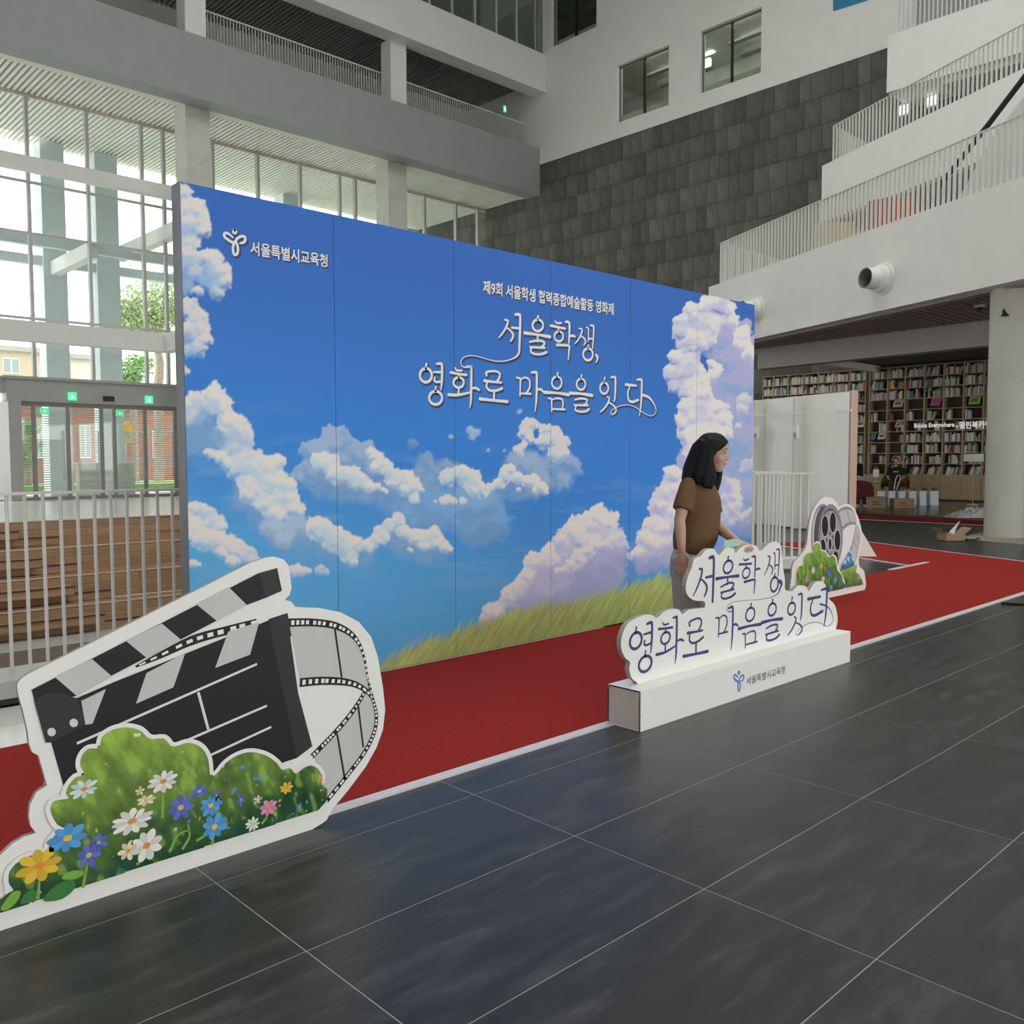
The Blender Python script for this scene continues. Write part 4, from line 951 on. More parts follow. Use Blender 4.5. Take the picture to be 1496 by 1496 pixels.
def to_plane(F, strokes):
    out = []
    for pts, w in strokes:
        q = []
        for p in pts:
            P = onY(*fr_px(F, p), BY); q.append((P[0], P[2]))
        a = onY(*fr_px(F, pts[0]), BY); b = onY(*fr_px(F, (pts[0][0] + 10, pts[0][1])), BY); d_ = onY(*fr_px(F, (pts[0][0], pts[0][1] + 10)), BY)
        s = .5 * (abs(d_[2] - a[2]) + abs(b[0] - a[0])) / 10
        out.append((q, [k * s for k in w] if hasattr(w, '__len__') else w * s))
    return out
GP = {k: to_plane(*v) for k, v in GLY.items()}
PAPERW = mat('white_ink', (.84, .83, .80), .45, spec=.3); SHINK = mat('shadow_ink', (.028, .055, .17), .5, spec=.3)
b3 = lambda dy: (lambda x, z: (x, BY - dy, z))
shm = MB()
allst = [s for k in GP.values() for s in k] + to_plane(*SW1[0]) + to_plane(*SW1[1]) + to_plane(*SW2)
stroke_mesh(shm, allst, b3(.0004), (.010, -.012), .010)
obj('letter_shadow', shm, SHINK, bd)
for k in GP: obj('headline_syllable', stroke_mesh(MB(), GP[k], b3(.0018)), PAPERW, bd)
obj('headline_swash', stroke_mesh(MB(), to_plane(*SW1[0]) + to_plane(*SW1[1]), b3(.0016)), PAPERW, bd)
obj('headline_swash', stroke_mesh(MB(), to_plane(*SW2), b3(.0016)), PAPERW, bd)
# --- typeset lines
def text_mesh(s, bold=0.0, sx=1.0):
    cu = bpy.data.curves.new('lettering', 'FONT'); cu.body = s; cu.size = 1.0; cu.offset = bold; cu.resolution_u = 3; cu.fill_mode = 'FRONT'
    o = bpy.data.objects.new('lettering', cu); COL.objects.link(o)
    dg = bpy.context.evaluated_depsgraph_get(); me = bpy.data.meshes.new_from_object(o.evaluated_get(dg))
    bpy.data.objects.remove(o); bpy.data.curves.remove(cu); me.materials.clear()
    return me
def place_text(name, s, a, b, top, m, parent, bold=.0, push=None):
    """lettering with its lower-left corner at a, lower-right at b and the top edge through top (points of one plane)"""
    a, b, top = (np.asarray(v, float) for v in (a, b, top)); me = text_mesh(s, bold)
    co = np.array([v.co for v in me.vertices]); mn, mx = co.min(0), co.max(0)
    ex = (b - a); ey = top - a; exn = ex / np.linalg.norm(ex)
    if push is None: push = np.zeros(3)
    uu = (co[:, 0] - mn[0]) / (mx[0] - mn[0]); vv = (co[:, 1] - mn[1]) / (mx[1] - mn[1])
    P = a + uu[:, None] * ex + vv[:, None] * ey + push
    me.vertices.foreach_set('co', P.ravel()); me.update()
    return link(name, me, m, parent)
def bt(q): return onY(*q, BY)
def hv(p, dz): return p + np.array([0, 0, dz])
sub = '제9회 서울학생 협력종합예술활동 영화제'
a, b = bt((705.5, 431)), bt((896.5, 459)); h = bt((705.5, 410.5))[2] - a[2]
zb = .5 * (a[2] + b[2]); a[2] = b[2] = zb
for dx, dz, m_, nm, pu in ((.008, -.009, SHINK, 'subtitle_shadow', -.0008), (0, 0, PAPERW, 'subtitle_lettering', -.0016)):
    place_text(nm, sub, a + np.array([dx, 0, dz]), b + np.array([dx, 0, dz]), hv(a, h) + np.array([dx, 0, dz]), m_, bd, .035 if nm == 'subtitle_shadow' else .022, np.array([0, pu, 0]))
a, b = bt((366, 374)), bt((478.5, 389.5)); zb = .5 * (a[2] + b[2]); a[2] = b[2] = zb; h = bt((366, 353.5))[2] - bt((366, 374))[2]
for dx, dz, m_, nm, pu in ((.008, -.009, SHINK, 'office_name_shadow', -.0008), (0, 0, PAPERW, 'office_name', -.0016)):
    place_text(nm, '서울특별시교육청', a + np.array([dx, 0, dz]), b + np.array([dx, 0, dz]), hv(a, h) + np.array([dx, 0, dz]), m_, bd, .032 if 'shadow' in nm else .02, np.array([0, pu, 0]))
FL = ((320, 325), .11364)
LOGO = [([(176,192),(130,152),(90,135),(65,152),(75,190),(120,228),(175,262)], [22,30,34,36,36,36,34]),
        ([(196,250),(178,320),(186,395),(208,418),(236,390),(240,320),(212,240)], [30,34,34,34,34,34,34]),
        ([(205,250),(232,208),(280,180),(325,185),(336,222),(312,258),(268,268)], [34,34,34,34,36,34,22])]
LHEAD = (200, 120, 34, 38)
def logo(parent, toplane, body_m, head_m, to3, shadow=None):
    st = toplane(LOGO); hd = toplane([(ring(LHEAD[0], LHEAD[1], LHEAD[2] * .5, LHEAD[3] * .5), LHEAD[2])])
    if shadow: obj('emblem_shadow', stroke_mesh(MB(), st + hd, shadow, (.008, -.009), .008), SHINK, parent)
    obj('emblem_body', stroke_mesh(MB(), st, to3), body_m, parent); obj('emblem_head', stroke_mesh(MB(), hd, to3), head_m, parent)
logo(bd, lambda s: to_plane(FL, s), PAPERW, PAPERW, b3(.0016), b3(.0008))
# ================================================================== cut-out boards
def board(parent, pts, y, th, name='board_front'):
    """pts: list of (x,z); white face plate plus a grey core behind it"""
    f = [(p[0], y, p[1]) for p in pts]
    obj(name, MB().prism(f, (0, .002, 0)), BOARD, parent)
    obj('board_core', MB().prism([(p[0], y + .002, p[1]) for p in pts], (0, th, 0)), BOARDE, parent)
def FR(o, s): return lambda p: (o[0] + p[0] * s, o[1] + p[1] * s)
def pl2(fr, pts, y): return [(lambda P: (P[0], P[2]))(onY(*fr(p), y)) for p in pts]
def flat(mb, pts, y):
    return mb.add([(p[0], y, p[1]) for p in pts], [tuple(range(len(pts)))])
def inside(pts, X_, Z_):
    r = np.zeros(X_.shape, bool); n = len(pts)
    for i in range(n):
        (x1, z1), (x2, z2) = pts[i], pts[(i + 1) % n]
        if z1 == z2: continue
        c = ((z1 > Z_) != (z2 > Z_)) & (X_ < (x2 - x1) * (Z_ - z1) / (z2 - z1) + x1); r ^= c
    return r
def raster_patch(name, parent, pts, y, step, art):
    """printed region: fine grid clipped to the outline pts, coloured by art(u,v) with u,v 0..1 in its box"""
    P = np.array(pts); x0, z0 = P.min(0); x1, z1 = P.max(0)
    nx, nz = int((x1 - x0) / step) + 2, int((z1 - z0) / step) + 2
    gx, gz = np.meshgrid(np.linspace(x0, x1, nx), np.linspace(z0, z1, nz))
    cx, cz = (gx[:-1, :-1] + gx[1:, 1:]) / 2, (gz[:-1, :-1] + gz[1:, 1:]) / 2
    ins = inside(pts, cx, cz)
    cols = art((gx - x0), (gz - z0), x1 - x0, z1 - z0).reshape(-1, 3)
    i = (np.arange(nx - 1)[None, :] + np.arange(nz - 1)[:, None] * nx)[ins]
    F = np.stack([i, i + 1, i + nx + 1, i + nx], -1)
    used = np.unique(F); mp = -np.ones(nx * nz, int); mp[used] = np.arange(len(used))
    V = np.stack([gx, np.full_like(gx, y), gz], -1).reshape(-1, 3)[used]
    return link(name, print_mesh(name, V, cols[used], mp[F].tolist()), PRINT, parent)
def meadow_art(scale, seed, tops=(.30, .46, .08), low=(.025, .085, .035)):
    def f(x, z, W, H):
        u, v = x / scale, z / scale
        n1 = fbm(u * 9, v * 9, seed, 4); n2 = fbm(u * 28 + v * 9, v * 12, seed + 5, 3); n3 = fbm(u * 60, v * 45, seed + 9, 2)
        t = np.clip(z / H * 1.15 - .08 + (n1 - .47) * .8, 0, 1)
        c = np.asarray(low) * (1 - t)[..., None] + np.asarray(tops) * t[..., None]
        c = c * (.45 + 1.15 * n2)[..., None]
        c = mixc(c, (.34, .52, .10), sstep(.52, .62, n2) * .45)
        c = mixc(c, (.02, .09, .07), sstep(.55, .68, fbm(u * 12, v * 16, seed + 40, 3)) * .7 * (1 - t))
        c = mixc(c, (.50, .60, .16), sstep(.60, .66, n3) * .7 * sstep(.3, .8, t))
        d1 = fbm(u * 34, v * 34, seed + 13, 2); c = mixc(c, (.78, .80, .72), sstep(.645, .67, d1) * .9)
        d2_ = fbm(u * 30 + 9, v * 30, seed + 17, 2); c = mixc(c, (.12, .30, .66), sstep(.645, .675, d2_) * .85)
        d3 = fbm(u * 36 + 3, v * 36, seed + 23, 2); c = mixc(c, (.75, .60, .10), sstep(.65, .68, d3) * .85)
        return np.clip(c, .01, .85)
    return f
def flower(parent, c, r, y, petal, core, n=8, squash=1.0, rot=0.0, rag=.12, thin=.30):
    """printed daisy: separate tapered petals in two tones round a domed core"""
    tones = [petal, tuple(min(.86, k * .80) for k in petal)]
    for s in range(2):
        mb = MB()
        for k in range(n):
            if k % 2 != s: continue
            a = rot + 2 * math.pi * k / n + random.uniform(-.1, .1); L = r * random.uniform(1 - rag, 1 + rag * .4)
            d = np.array([math.cos(a), math.sin(a)]); e = np.array([-d[1], d[0]])
            out = [d * L * t + e * L * w for t, w in ((.12, .05), (.4, thin * .75), (.68, thin), (.9, thin * .65), (1.0, .06), (.97, -.08), (.86, -thin * .7), (.62, -thin), (.35, -thin * .7), (.12, -.05))]
            flat(mb, [(c[0] + q[0], c[1] + q[1] * squash) for q in out], y - .0004 * (1 + s))
        obj('flower_petals', mb, mat('petal_%d_%d_%d' % tuple(int(v * 100) for v in tones[s]), tones[s], .5, spec=.3), parent)
    mb = MB(); flat(mb, [(c[0] + .22 * r * math.cos(a), c[1] + .20 * r * squash * math.sin(a)) for a in np.linspace(0, 2 * math.pi, 15)[:-1]], y - .0013)
    obj('flower_core', mb, mat('core_%d_%d_%d' % tuple(int(v * 100) for v in core), core, .5, spec=.3), parent)
def holes(mb, path, w, n, y, a0=0, a1=1, tilt=0.0):
    P = crom(path, 10); L = np.cumsum([0] + [np.linalg.norm(P[i + 1] - P[i]) for i in range(len(P) - 1)])
    for k in range(n):
        s = L[-1] * (a0 + (a1 - a0) * (k + .5) / n); i = min(np.searchsorted(L, s), len(P) - 1); i = max(i, 1)
        t = P[i] - P[i - 1]; t /= np.linalg.norm(t); p = P[i]; e = np.array([-t[1], t[0]])
        ww = w[0] + (w[1] - w[0]) * (k / max(1, n - 1)); ln = L[-1] / n * (a1 - a0) * .27
        flat(mb, [tuple(p + t * ln * sx + e * ww * sy) for sx, sy in ((-1, -.5), (1, -.5), (1, .5), (-1, .5))], y)

# ---------------- clapperboard board
CY = 3.115
fr = FR((0, 780), .41444)
def c2(pts): return pl2(fr, pts, CY)
cb = thing('clapperboard_cutout', 'large white edged cut-out board printed with a clapperboard, film strip and flowers', 'cutout')
OUT = [(-95,1438),(-105,1330),(-95,1230),(-40,1175),(10,1125),(45,1092),(85,1068),(127,1054),(108,1030),(102,995),(106,955),(128,912),(166,886),(150,830),(136,782),(114,770),(103,742),(98,700),(80,620),(62,556),(61,530),(75,510),(100,494),(300,396),(500,296),(700,196),(880,104),(930,86),(965,80),(1000,90),(1018,112),(1028,188),(1021,215),(1004,232),(1026,239),(1042,258),(1130,262),(1200,276),(1265,310),(1308,362),(1331,430),(1350,540),(1358,620),(1350,690),(1328,752),(1290,820),(1230,900),(1172,970),(1152,1008),(1135,1021),(1100,1031)]
o2 = c2(OUT); o2[-1] = (o2[-1][0], 0.0); o2[0] = (o2[0][0], 0.0)
zl = [p for p in o2]
board(cb, zl, CY, .018)
def ply(name, pts, m, y=.0008, parent=None):
    return obj(name, flat(MB(), c2(pts), CY - y), m, parent or cb)
# film strip
fb = ply('film_frames', [(1020,322),(1100,320),(1180,332),(1240,366),(1275,420),(1292,500),(1302,556),(1240,530),(1150,518),(1058,526)], LTGREY)
ply('film_frames', [(1300,556),(1322,610),(1324,670),(1300,740),(1240,828),(1150,942),(1128,890),(1108,790),(1190,706),(1245,625),(1284,560)], LTGREY)
def strip(path, w, n, hw, m=BLACK, lvl=.0012, nm='film_edge'):
    q = c2(path); sc = np.linalg.norm(np.subtract(c2([(500, 500)])[0], c2([(510, 500)])[0])) / 10
    sv = np.linalg.norm(np.subtract(c2([(500, 500)])[0], c2([(500, 510)])[0])) / 10; s = .5 * (sc + sv)
    mb = MB(); L, R_ = ribbon2(q, [k * s for k in w], 8); n_ = len(L)
    mb.add([(p[0], CY - lvl, p[1]) for p in L] + [(p[0], CY - lvl, p[1]) for p in R_], [(i, i + 1, n_ + i + 1, n_ + i) for i in range(n_ - 1)])
    obj(nm, mb, m, cb)
    if n:
        h = MB(); holes(h, q, [hw[0] * s, hw[1] * s], n, CY - lvl - .0005); obj('film_perforations', h, BOARD, cb)['kind'] = 'stuff'
strip([(1014,313),(1100,312),(1180,323),(1236,352),(1268,393),(1284,440),(1294,500),(1306,565)], [34,32,30,24,16,12,10,10], 24, (18, 6))
strip([(1056,524),(1130,518),(1200,520),(1250,530),(1290,552),(1314,580)], [36,34,32,26,20,16], 14, (20, 9))
strip([(1292,500),(1312,575),(1326,640),(1318,700),(1284,770),(1215,862),(1150,942)], [10,14,18,20,22,22,22], 34, (9, 12))
strip([(1292,545),(1250,615),(1190,690),(1098,786)], [16,22,24,24], 20, (9, 14))
strip([(478,468),(560,430),(680,374),(800,340),(905,314)], [8,24,36,34,34], 11, (6, 22))
for pa in ([(1180,336),(1204,506)], [(1262,605),(1280,752)], [(1188,706),(1215,864)]): strip(pa, [9, 9], 0, None)
# clapper body
ply('clapper_slate', [(180,735),(1022,362),(1050,560),(1100,748),(1045,790),(990,808),(740,880),(228,905)], BLACK, .0018)
ply('slate_side', [(962,388),(1022,362),(1050,560),(1100,748),(1045,790)], DARK2, .0024)
def line(p, q, w, m, lvl): strip([p, q], [w, w], 0, None, m, lvl, 'slate_line')
LW = mat('slate_line', (.74, .74, .72), .5)
for p, q, w in (((270,738),(905,458),9), ((698,558),(734,692),10), ((600,752),(940,605),9), ((735,782),(955,680),9)): line(p, q, w, LW, .0026)
ply('lower_stick', [(160,735),(110,548),(270,578),(400,522),(1012,278),(1026,360),(180,735)], BLACK, .0030)
for q in ([(285,588),(372,546),(325,668),(300,672)], [(515,490),(652,418),(610,540),(478,598)], [(803,344),(912,310),(880,425),(757,472)]): ply('stick_stripe', q, LTGREY, .0036)
ply('stick_end', [(945,300),(1012,278),(1026,360),(962,388)], DARK2, .0036)
ply('upper_stick', [(108,550),(195,505),(910,138),(975,120),(992,200),(935,225),(868,250),(390,500),(268,570),(230,580)], BLACK, .0042)
for q in ([(192,504),(322,440),(390,499),(268,569)], [(443,377),(568,315),(638,374),(517,438)], [(690,247),(805,188),(868,250),(762,306)]): ply('stick_stripe', q, LTGREY, .0048)
ply('stick_end', [(910,138),(975,120),(992,200),(935,225)], DARK2, .0048)
ply('hinge_plate', [(118,585),(160,562),(225,560),(268,580),(290,625),(298,672),(180,732),(160,735)], DARK2, .0050)
RIV = mat('rivet_print', (.66, .66, .66), .5)
for x, y in ((180,697), (258,665)): ply('hinge_rivet', [(x + 15 * math.cos(a), y + 15 * math.sin(a)) for a in np.linspace(0, 6.283, 17)[:-1]], RIV, .0056)
# meadow with white outline
BUSH = [(-60,1352),(-50,1300),(0,1285),(28,1262),(42,1254),(27,1230),(30,1190),(60,1155),(110,1130),(160,1117),(175,1080),(200,1055),(238,1045),(200,1025),(179,992),(174,962),(192,938),(236,930),(228,912),(242,880),(265,856),(292,846),(279,815),(286,780),(310,756),(347,750),(357,715),(392,690),(440,680),(490,690),(527,720),(577,720),(606,748),(660,735),(705,750),(730,790),(739,850),(762,843),(790,810),(830,782),(880,768),(935,780),(972,806),(992,830),(1020,825),(1041,846),(1060,830),(1090,815),(1115,825),(1130,850),(1131,880),(1150,900),(1148,940),(1120,972)]
bc = crom(BUSH[:-1], 3) ; bc = [tuple(p) for p in bc] + [BUSH[-1]]
cen = np.array([560, 1000.0])
rimp = []
for i, p in enumerate(bc):
    a_, b_ = np.array(bc[max(i - 1, 0)]), np.array(bc[min(i + 1, len(bc) - 1)]); t = (b_ - a_) / (np.linalg.norm(b_ - a_) + 1e-6)
    rimp.append(tuple(np.array(p) + np.array([t[1], -t[0]]) * 13))
rc_ = [np.array(p) * .45 + np.array(r_) * .55 for p, r_ in zip(bc[8:-6], rimp[8:-6])]; dc_ = [np.array(p) for p in bc[8:-6]]
segs, cur = [], [0]
for i in range(1, len(dc_) - 1):
    u_, v_ = dc_[i] - dc_[i - 1], dc_[i + 1] - dc_[i]
    cur.append(i)
    if u_[0] * v_[1] - u_[1] * v_[0] < -.30 * np.linalg.norm(u_) * np.linalg.norm(v_): segs.append(cur); cur = [i]
segs.append(cur)
for k, sg in enumerate(segs):              # one white rim per lobe of the meadow, lapping at the cusps
    if len(sg) > 1:
        q_ = [rc_[j] for j in sg]
        q_ = [q_[0]] + [p for j, p in enumerate(q_[1:-1]) if np.linalg.norm(p - q_[0]) > 5 and np.linalg.norm(p - q_[-1]) > 5] + [q_[-1]]
        strip([tuple(p) for p in q_], [15.0, 15.0], 0, None, BOARD, .0067 + .00012 * (k % 9), 'meadow_rim')
raster_patch('printed_meadow', cb, c2(bc), CY - .0066, .0032, meadow_art(.9, 300))
YELP, ORG, BLU, VIO, WHP, CRM, PNK = (.80, .52, .05), (.75, .28, .05), (.10, .36, .72), (.13, .16, .62), (.82, .82, .78), (.82, .72, .50), (.72, .28, .50)
sF = np.linalg.norm(np.subtract(c2([(500, 1000)])[0], c2([(500, 1010)])[0])) / 10
LEAFD = mat('leaf_print', (.05, .20, .05), .5, spec=.3); LEAFL = mat('leaf_light_print', (.20, .42, .07), .5, spec=.3)
def leaf(pts, m, lvl=.0068): obj('printed_leaf', flat(MB(), [tuple(p) for p in crom(c2(pts), 4, True)], CY - lvl), m, cb)
leaf([(150,1290),(190,1240),(250,1215),(262,1245),(215,1285)], LEAFD); leaf([(0,1318),(40,1262),(70,1258),(60,1290),(25,1322)], LEAFL); leaf([(70,1300),(90,1262),(125,1255),(120,1290)], LEAFD)
leaf([(215,1212),(250,1185),(300,1190),(260,1215)], LEAFL)
for a_ in (((595,1120),(625,1060),(670,1040)), ((640,1110),(665,1065),(660,1020)), ((690,1080),(720,1060),(735,1040)), ((130,1285),(135,1240),(137,1190)), ((290,1245),(300,1190),(310,1150)), ((745,1095),(750,1060),(752,1040)), ((570,1000),(572,940),(570,890)), ((480,1165),(505,1130),(515,1105)), ((920,1020),(935,1000),(943,975))):
    q = c2(list(a_)); mb = MB(); L, R_ = ribbon2(q, [.011, .008, .005], 5); n_ = len(L)
    mb.add([(p[0], CY - .0068, p[1]) for p in L] + [(p[0], CY - .0068, p[1]) for p in R_], [(i, i + 1, n_ + i + 1, n_ + i) for i in range(n_ - 1)]); obj('printed_stem', mb, LEAFL, cb)
for (x, y, r, pc, co, n, sq) in ((137,1167,74,YELP,ORG,8,.8), (236,1070,66,BLU,YELP,8,.8), (310,1130,44,VIO,(.5,.5,.2),6,1.1), (345,1085,34,VIO,(.4,.4,.2),6,.9), (463,1010,76,WHP,ORG,11,.62), (514,1096,62,WHP,ORG,8,.95), (449,1115,36,CRM,ORG,7,1), (572,870,58,WHP,ORG,10,.75), (294,897,50,(.66,.78,.80),ORG,9,.72), (634,962,50,VIO,YELP,7,1), (700,905,34,VIO,(.5,.5,.7),6,.8), (740,955,46,BLU,YELP,8,.9), (753,1030,52,BLU,YELP,8,1), (888,1022,34,(.72,.80,.76),YELP,9,.9), (945,963,40,PNK,ORG,8,.9), (1006,893,30,YELP,ORG,7,.9), (512,937,36,CRM,YELP,7,.6), (905,935,20,(.8,.6,.6),CRM,5,1), (760,920,18,VIO,(.4,.4,.6),5,1.4), (845,935,18,VIO,(.4,.4,.6),5,1.6), (1125,860,16,YELP,ORG,5,1), (490,905,18,CRM,YELP,5,1)):
    p = c2([(x, y)])[0]; flower(cb, p, r * sF * .97, CY - .0070, pc, co, n, sq, random.random() * 6, thin=.26 if n < 9 else .20)
st_ = MB()
for xx in (.9, 1.6): st_.prism([(xx, CY + .02, .002), (xx, CY + .02, .62), (xx, CY + .34, .002)], (.012, 0, 0))
obj('rear_stand', st_, BOARD, cb)

# ---------------- lettered sign on its long white plinth
SY = 3.115
px_ = thing('sign_plinth', 'long white cardboard box plinth under the lettered cloud sign', 'plinth')
X0, X1, Y0, Y1, ZB = 3.805, 6.25, 3.003, 3.232, .225
obj('plinth_body', MB().box(X0 + .004, X1, Y0, Y1, .001, ZB), BOARD, px_)
obj('end_panel', MB().box(X0, X0 + .004, Y0 + .012, Y1 - .012, .012, ZB - .012), mat('card_end', (.64, .58, .53), .8, noise=.04, scale=20), px_)
ce_ = MB()
for i in range(18):
    s = i / 18
    for (ya, yb, za, zb) in ((Y0, Y0 + .007, .004 + s * (ZB - .01), .004 + (s + .62 / 18) * (ZB - .01)), (Y1 - .007, Y1, .004 + s * (ZB - .01), .004 + (s + .62 / 18) * (ZB - .01)), (Y0 + .004 + s * (Y1 - Y0 - .01), Y0 + .004 + (s + .62 / 18) * (Y1 - Y0 - .01), ZB - .008, ZB - .001)):
        ce_.box(X0 - .001, X0 + .004, ya, yb, za, zb)
obj('corrugated_edge', ce_, mat('corrugation_dark', (.02, .02, .022), .8), px_)
cs = thing('lettered_sign', 'white cloud shaped sign with indigo lettering standing on the white plinth', 'sign')
fs = FR((860, 600), .33413)
def s2(pts): return pl2(fs, pts, SY)
SOUT = [(215,1190),(190,1170),(178,1132),(181,1100),(160,1080),(143,1040),(145,990),(165,940),(195,915),(240,895),(275,893),(300,906),(330,880),(365,867),(395,870),(410,890),(440,870),(500,862),(509,856),(505,834),(465,830),(437,812),(425,780),(433,730),(450,690),(462,650),(490,636),(518,607),(548,605),(570,632),(600,600),(632,602),(642,622),(668,598),(700,586),(730,590),(752,612),(790,580),(820,573),(840,590),(846,640),(852,700),(858,740),(860,782),(890,789),(918,765),(950,769),(963,790),(985,758),(1012,745),(1035,760),(1041,800),(1050,822),(1076,850),(1088,900),(1085,940),(1072,968)]
sp = crom(s2(SOUT), 4); so = [tuple(p) for p in sp]
so[-1] = (so[-1][0], ZB + .001); so[0] = (so[0][0], ZB + .001)
so = [(p[0], max(p[1], ZB + .001)) for p in so]
board(cs, so, SY, .03)
GB = {'seo': (457,645,546,842), 'ul': (557,640,655,820), 'hak': (658,640,748,802), 'saeng': (768,610,832,792), 'comma': (830,745,842,785), 'yeong': (180,935,276,1145), 'hwa': (296,908,414,1112), 'ro': (414,910,521,1066), 'ma': (554,863,652,1050), 'eum': (655,845,752,1032), 'eul': (756,826,846,1002), 'it': (870,806,934,984), 'da': (958,786,1040,952)}
s3 = lambda x, z: (x, SY - .0008, z)
def remap(st, box):
    A = [q for pts, w in st for q in pts]; ax = [q[0] for q in A]; az = [q[1] for q in A]
    x0, y0, x1, y1 = box
    xa, xb = s2([(x0, (y0 + y1) / 2)])[0][0], s2([(x1, (y0 + y1) / 2)])[0][0]
    xm_ = (x0 + x1) / 2; za, zb_ = s2([(xm_, y1)])[0][1], s2([(xm_, y0)])[0][1]
    sx, sz = (xb - xa) / (max(ax) - min(ax)), (zb_ - za) / (max(az) - min(az)); s = .5 * (sx + sz)
    return [([(xa + (q[0] - min(ax)) * sx, za + (q[1] - min(az)) * sz) for q in pts], [k * s for k in w] if hasattr(w, '__len__') else w * s) for pts, w in st]
# the sign's text runs parallel to its base, so each box is levelled in plane metres
for k, bx in GB.items(): obj('sign_syllable', stroke_mesh(MB(), remap(GP[k], bx), s3, grow=-.002), INK, cs)
def sw(pts, w): return [(s2(pts), [k * .0011 for k in w])]
obj('sign_swash', stroke_mesh(MB(), sw([(838,770),(830,795),(800,815),(740,826),(680,830),(630,838),(605,856),(606,872),(616,880),(630,874)], [12,8,4,3,3,3,4,5,6,8]), s3), INK, cs)
obj('sign_swash', stroke_mesh(MB(), sw([(918,982),(905,978),(920,955),(950,935),(985,925),(1012,928),(1040,942),(1062,930),(1068,905),(1055,870),(1035,852),(1012,846)], [4,4,4,4,4,4,4,5,6,8,12,14]), s3), INK, cs)
p3 = lambda x, z: (x, Y0 - .0008, z)
def onpl(q): return onY(*q, Y0)
gz = lambda p: np.array(p)
fz = FR((870, 880), .26738)
a, b = onpl(fz((824, 446))), onpl(fz((1034, 395))); zb = .5 * (a[2] + b[2]); a[2] = b[2] = zb
h = onpl(fz((824, 402)))[2] - onpl(fz((824, 446)))[2]
place_text('office_name', '서울특별시교육청', a, b, hv(a, h), mat('ink_black', (.03, .03, .045), .5), px_, .008, np.array([0, -.0008, 0]))
def logo_plane(st):
    # emblem box 47..352 x 80..435 of its frame -> small emblem on the plinth
    xa, xb = onpl(fz((752, 430)))[0], onpl(fz((812, 430)))[0]; za, zb_ = onpl(fz((782, 490)))[2], onpl(fz((782, 372)))[2]
    f_ = lambda q: (xa + (q[0] - 47) / 305 * (xb - xa), zb_ - (q[1] - 80) / 355 * (zb_ - za))
    return [([f_(q) for q in pts], [k * (xb - xa) / 305 * 1.0 for k in w] if hasattr(w, '__len__') else w * (xb - xa) / 305) for pts, w in st]
logo(px_, logo_plane, mat('emblem_blue', (.10, .24, .56), .5), mat('emblem_green', (.16, .42, .33), .5), p3)

# ---------------- film reel board
RY = 4.53
fq = FR((1150, 700), .12024)
def r2(pts): return pl2(fq, pts, RY)
rb = thing('film_reel_cutout', 'smaller cut-out board printed with a film reel and meadow beyond the lettered sign', 'cutout')
ROUT = [(20,1560),(35,1350),(42,1270),(55,1180),(62,1080),(92,1000),(150,940),(200,880),(238,800),(250,700),(265,560),(300,420),(350,320),(400,250),(455,220),(540,230),(592,270),(630,330),(680,306),(740,300),(800,340),(850,430),(880,520),(900,600),(905,700),(890,850),(870,960),(880,1060),(930,1110),(950,1200),(956,1290),(940,1356)]
ro = [tuple(p) for p in crom(r2(ROUT), 3)]
ro = [(p[0], max(p[1], .0)) for p in ro]; ro[-1] = (ro[-1][0], .001); ro[0] = (ro[0][0], .001)
board(rb, ro, RY, .02)
def rp(name, pts, m, lvl): return obj(name, flat(MB(), r2(pts), RY - lvl), m, rb)
def ell(cx, cy, rx, ry, rot=0, n=36):
    return [(cx + rx * math.cos(a) * math.cos(rot) - ry * math.sin(a) * math.sin(rot), cy + rx * math.cos(a) * math.sin(rot) + ry * math.sin(a) * math.cos(rot)) for a in np.linspace(0, 2 * math.pi, n + 1)[:-1]]
MET, METL, METD = mat('reel_grey', (.28, .27, .31), .5), mat('reel_light', (.62, .61, .66), .5), mat('reel_dark', (.09, .085, .10), .5)
rp('film_frames', [(610,402),(680,355),(740,348),(795,378),(826,450),(838,540),(760,530),(670,612),(640,500)], LTGREY, .0008)
rp('film_frames', [(830,545),(872,600),(884,680),(870,800),(830,1010),(790,960),(765,870),(815,720)], LTGREY, .0008)
def rstrip(path, w, n, hw):
    q = r2(path); s = np.linalg.norm(np.subtract(r2([(500, 900)])[0], r2([(500, 910)])[0])) / 10; mb = MB(); L, R_ = ribbon2(q, [k * s for k in w], 8); n_ = len(L)
    mb.add([(p[0], RY - .0014, p[1]) for p in L] + [(p[0], RY - .0014, p[1]) for p in R_], [(i, i + 1, n_ + i + 1, n_ + i) for i in range(n_ - 1)]); obj('film_edge', mb, BLACK, rb)
    if n: hm = MB(); holes(hm, q, [hw[0] * s, hw[1] * s], n, RY - .002); obj('film_perforations', hm, BOARD, rb)['kind'] = 'stuff'
rstrip([(610,405),(670,362),(735,350),(790,375),(824,445),(838,545)], [34,30,26,16,9,7], 15, (18, 4))
rstrip([(665,615),(720,560),(780,535),(838,545)], [40,36,32,24], 10, (22, 14))
rstrip([(835,540),(820,640),(800,760),(765,870)], [8,14,18,20], 16, (8, 10)); rstrip([(838,545),(880,640),(876,760),(850,900),(828,1010)], [7,9,12,14,14], 22, (5, 8))
rstrip([(715,368),(765,525)], [7, 7], 0, None); rstrip([(820,780),(860,850)], [6, 6], 0, None); rstrip([(835,640),(868,745)], [5, 5], 0, None)
rp('reel_side', ell(430, 700, 140, 400), MET, .0024); rp('reel_side_shine', ell(420, 690, 118, 350), METL, .0027); rp('reel_side_shade', ell(440, 700, 118, 372), METD, .0030)
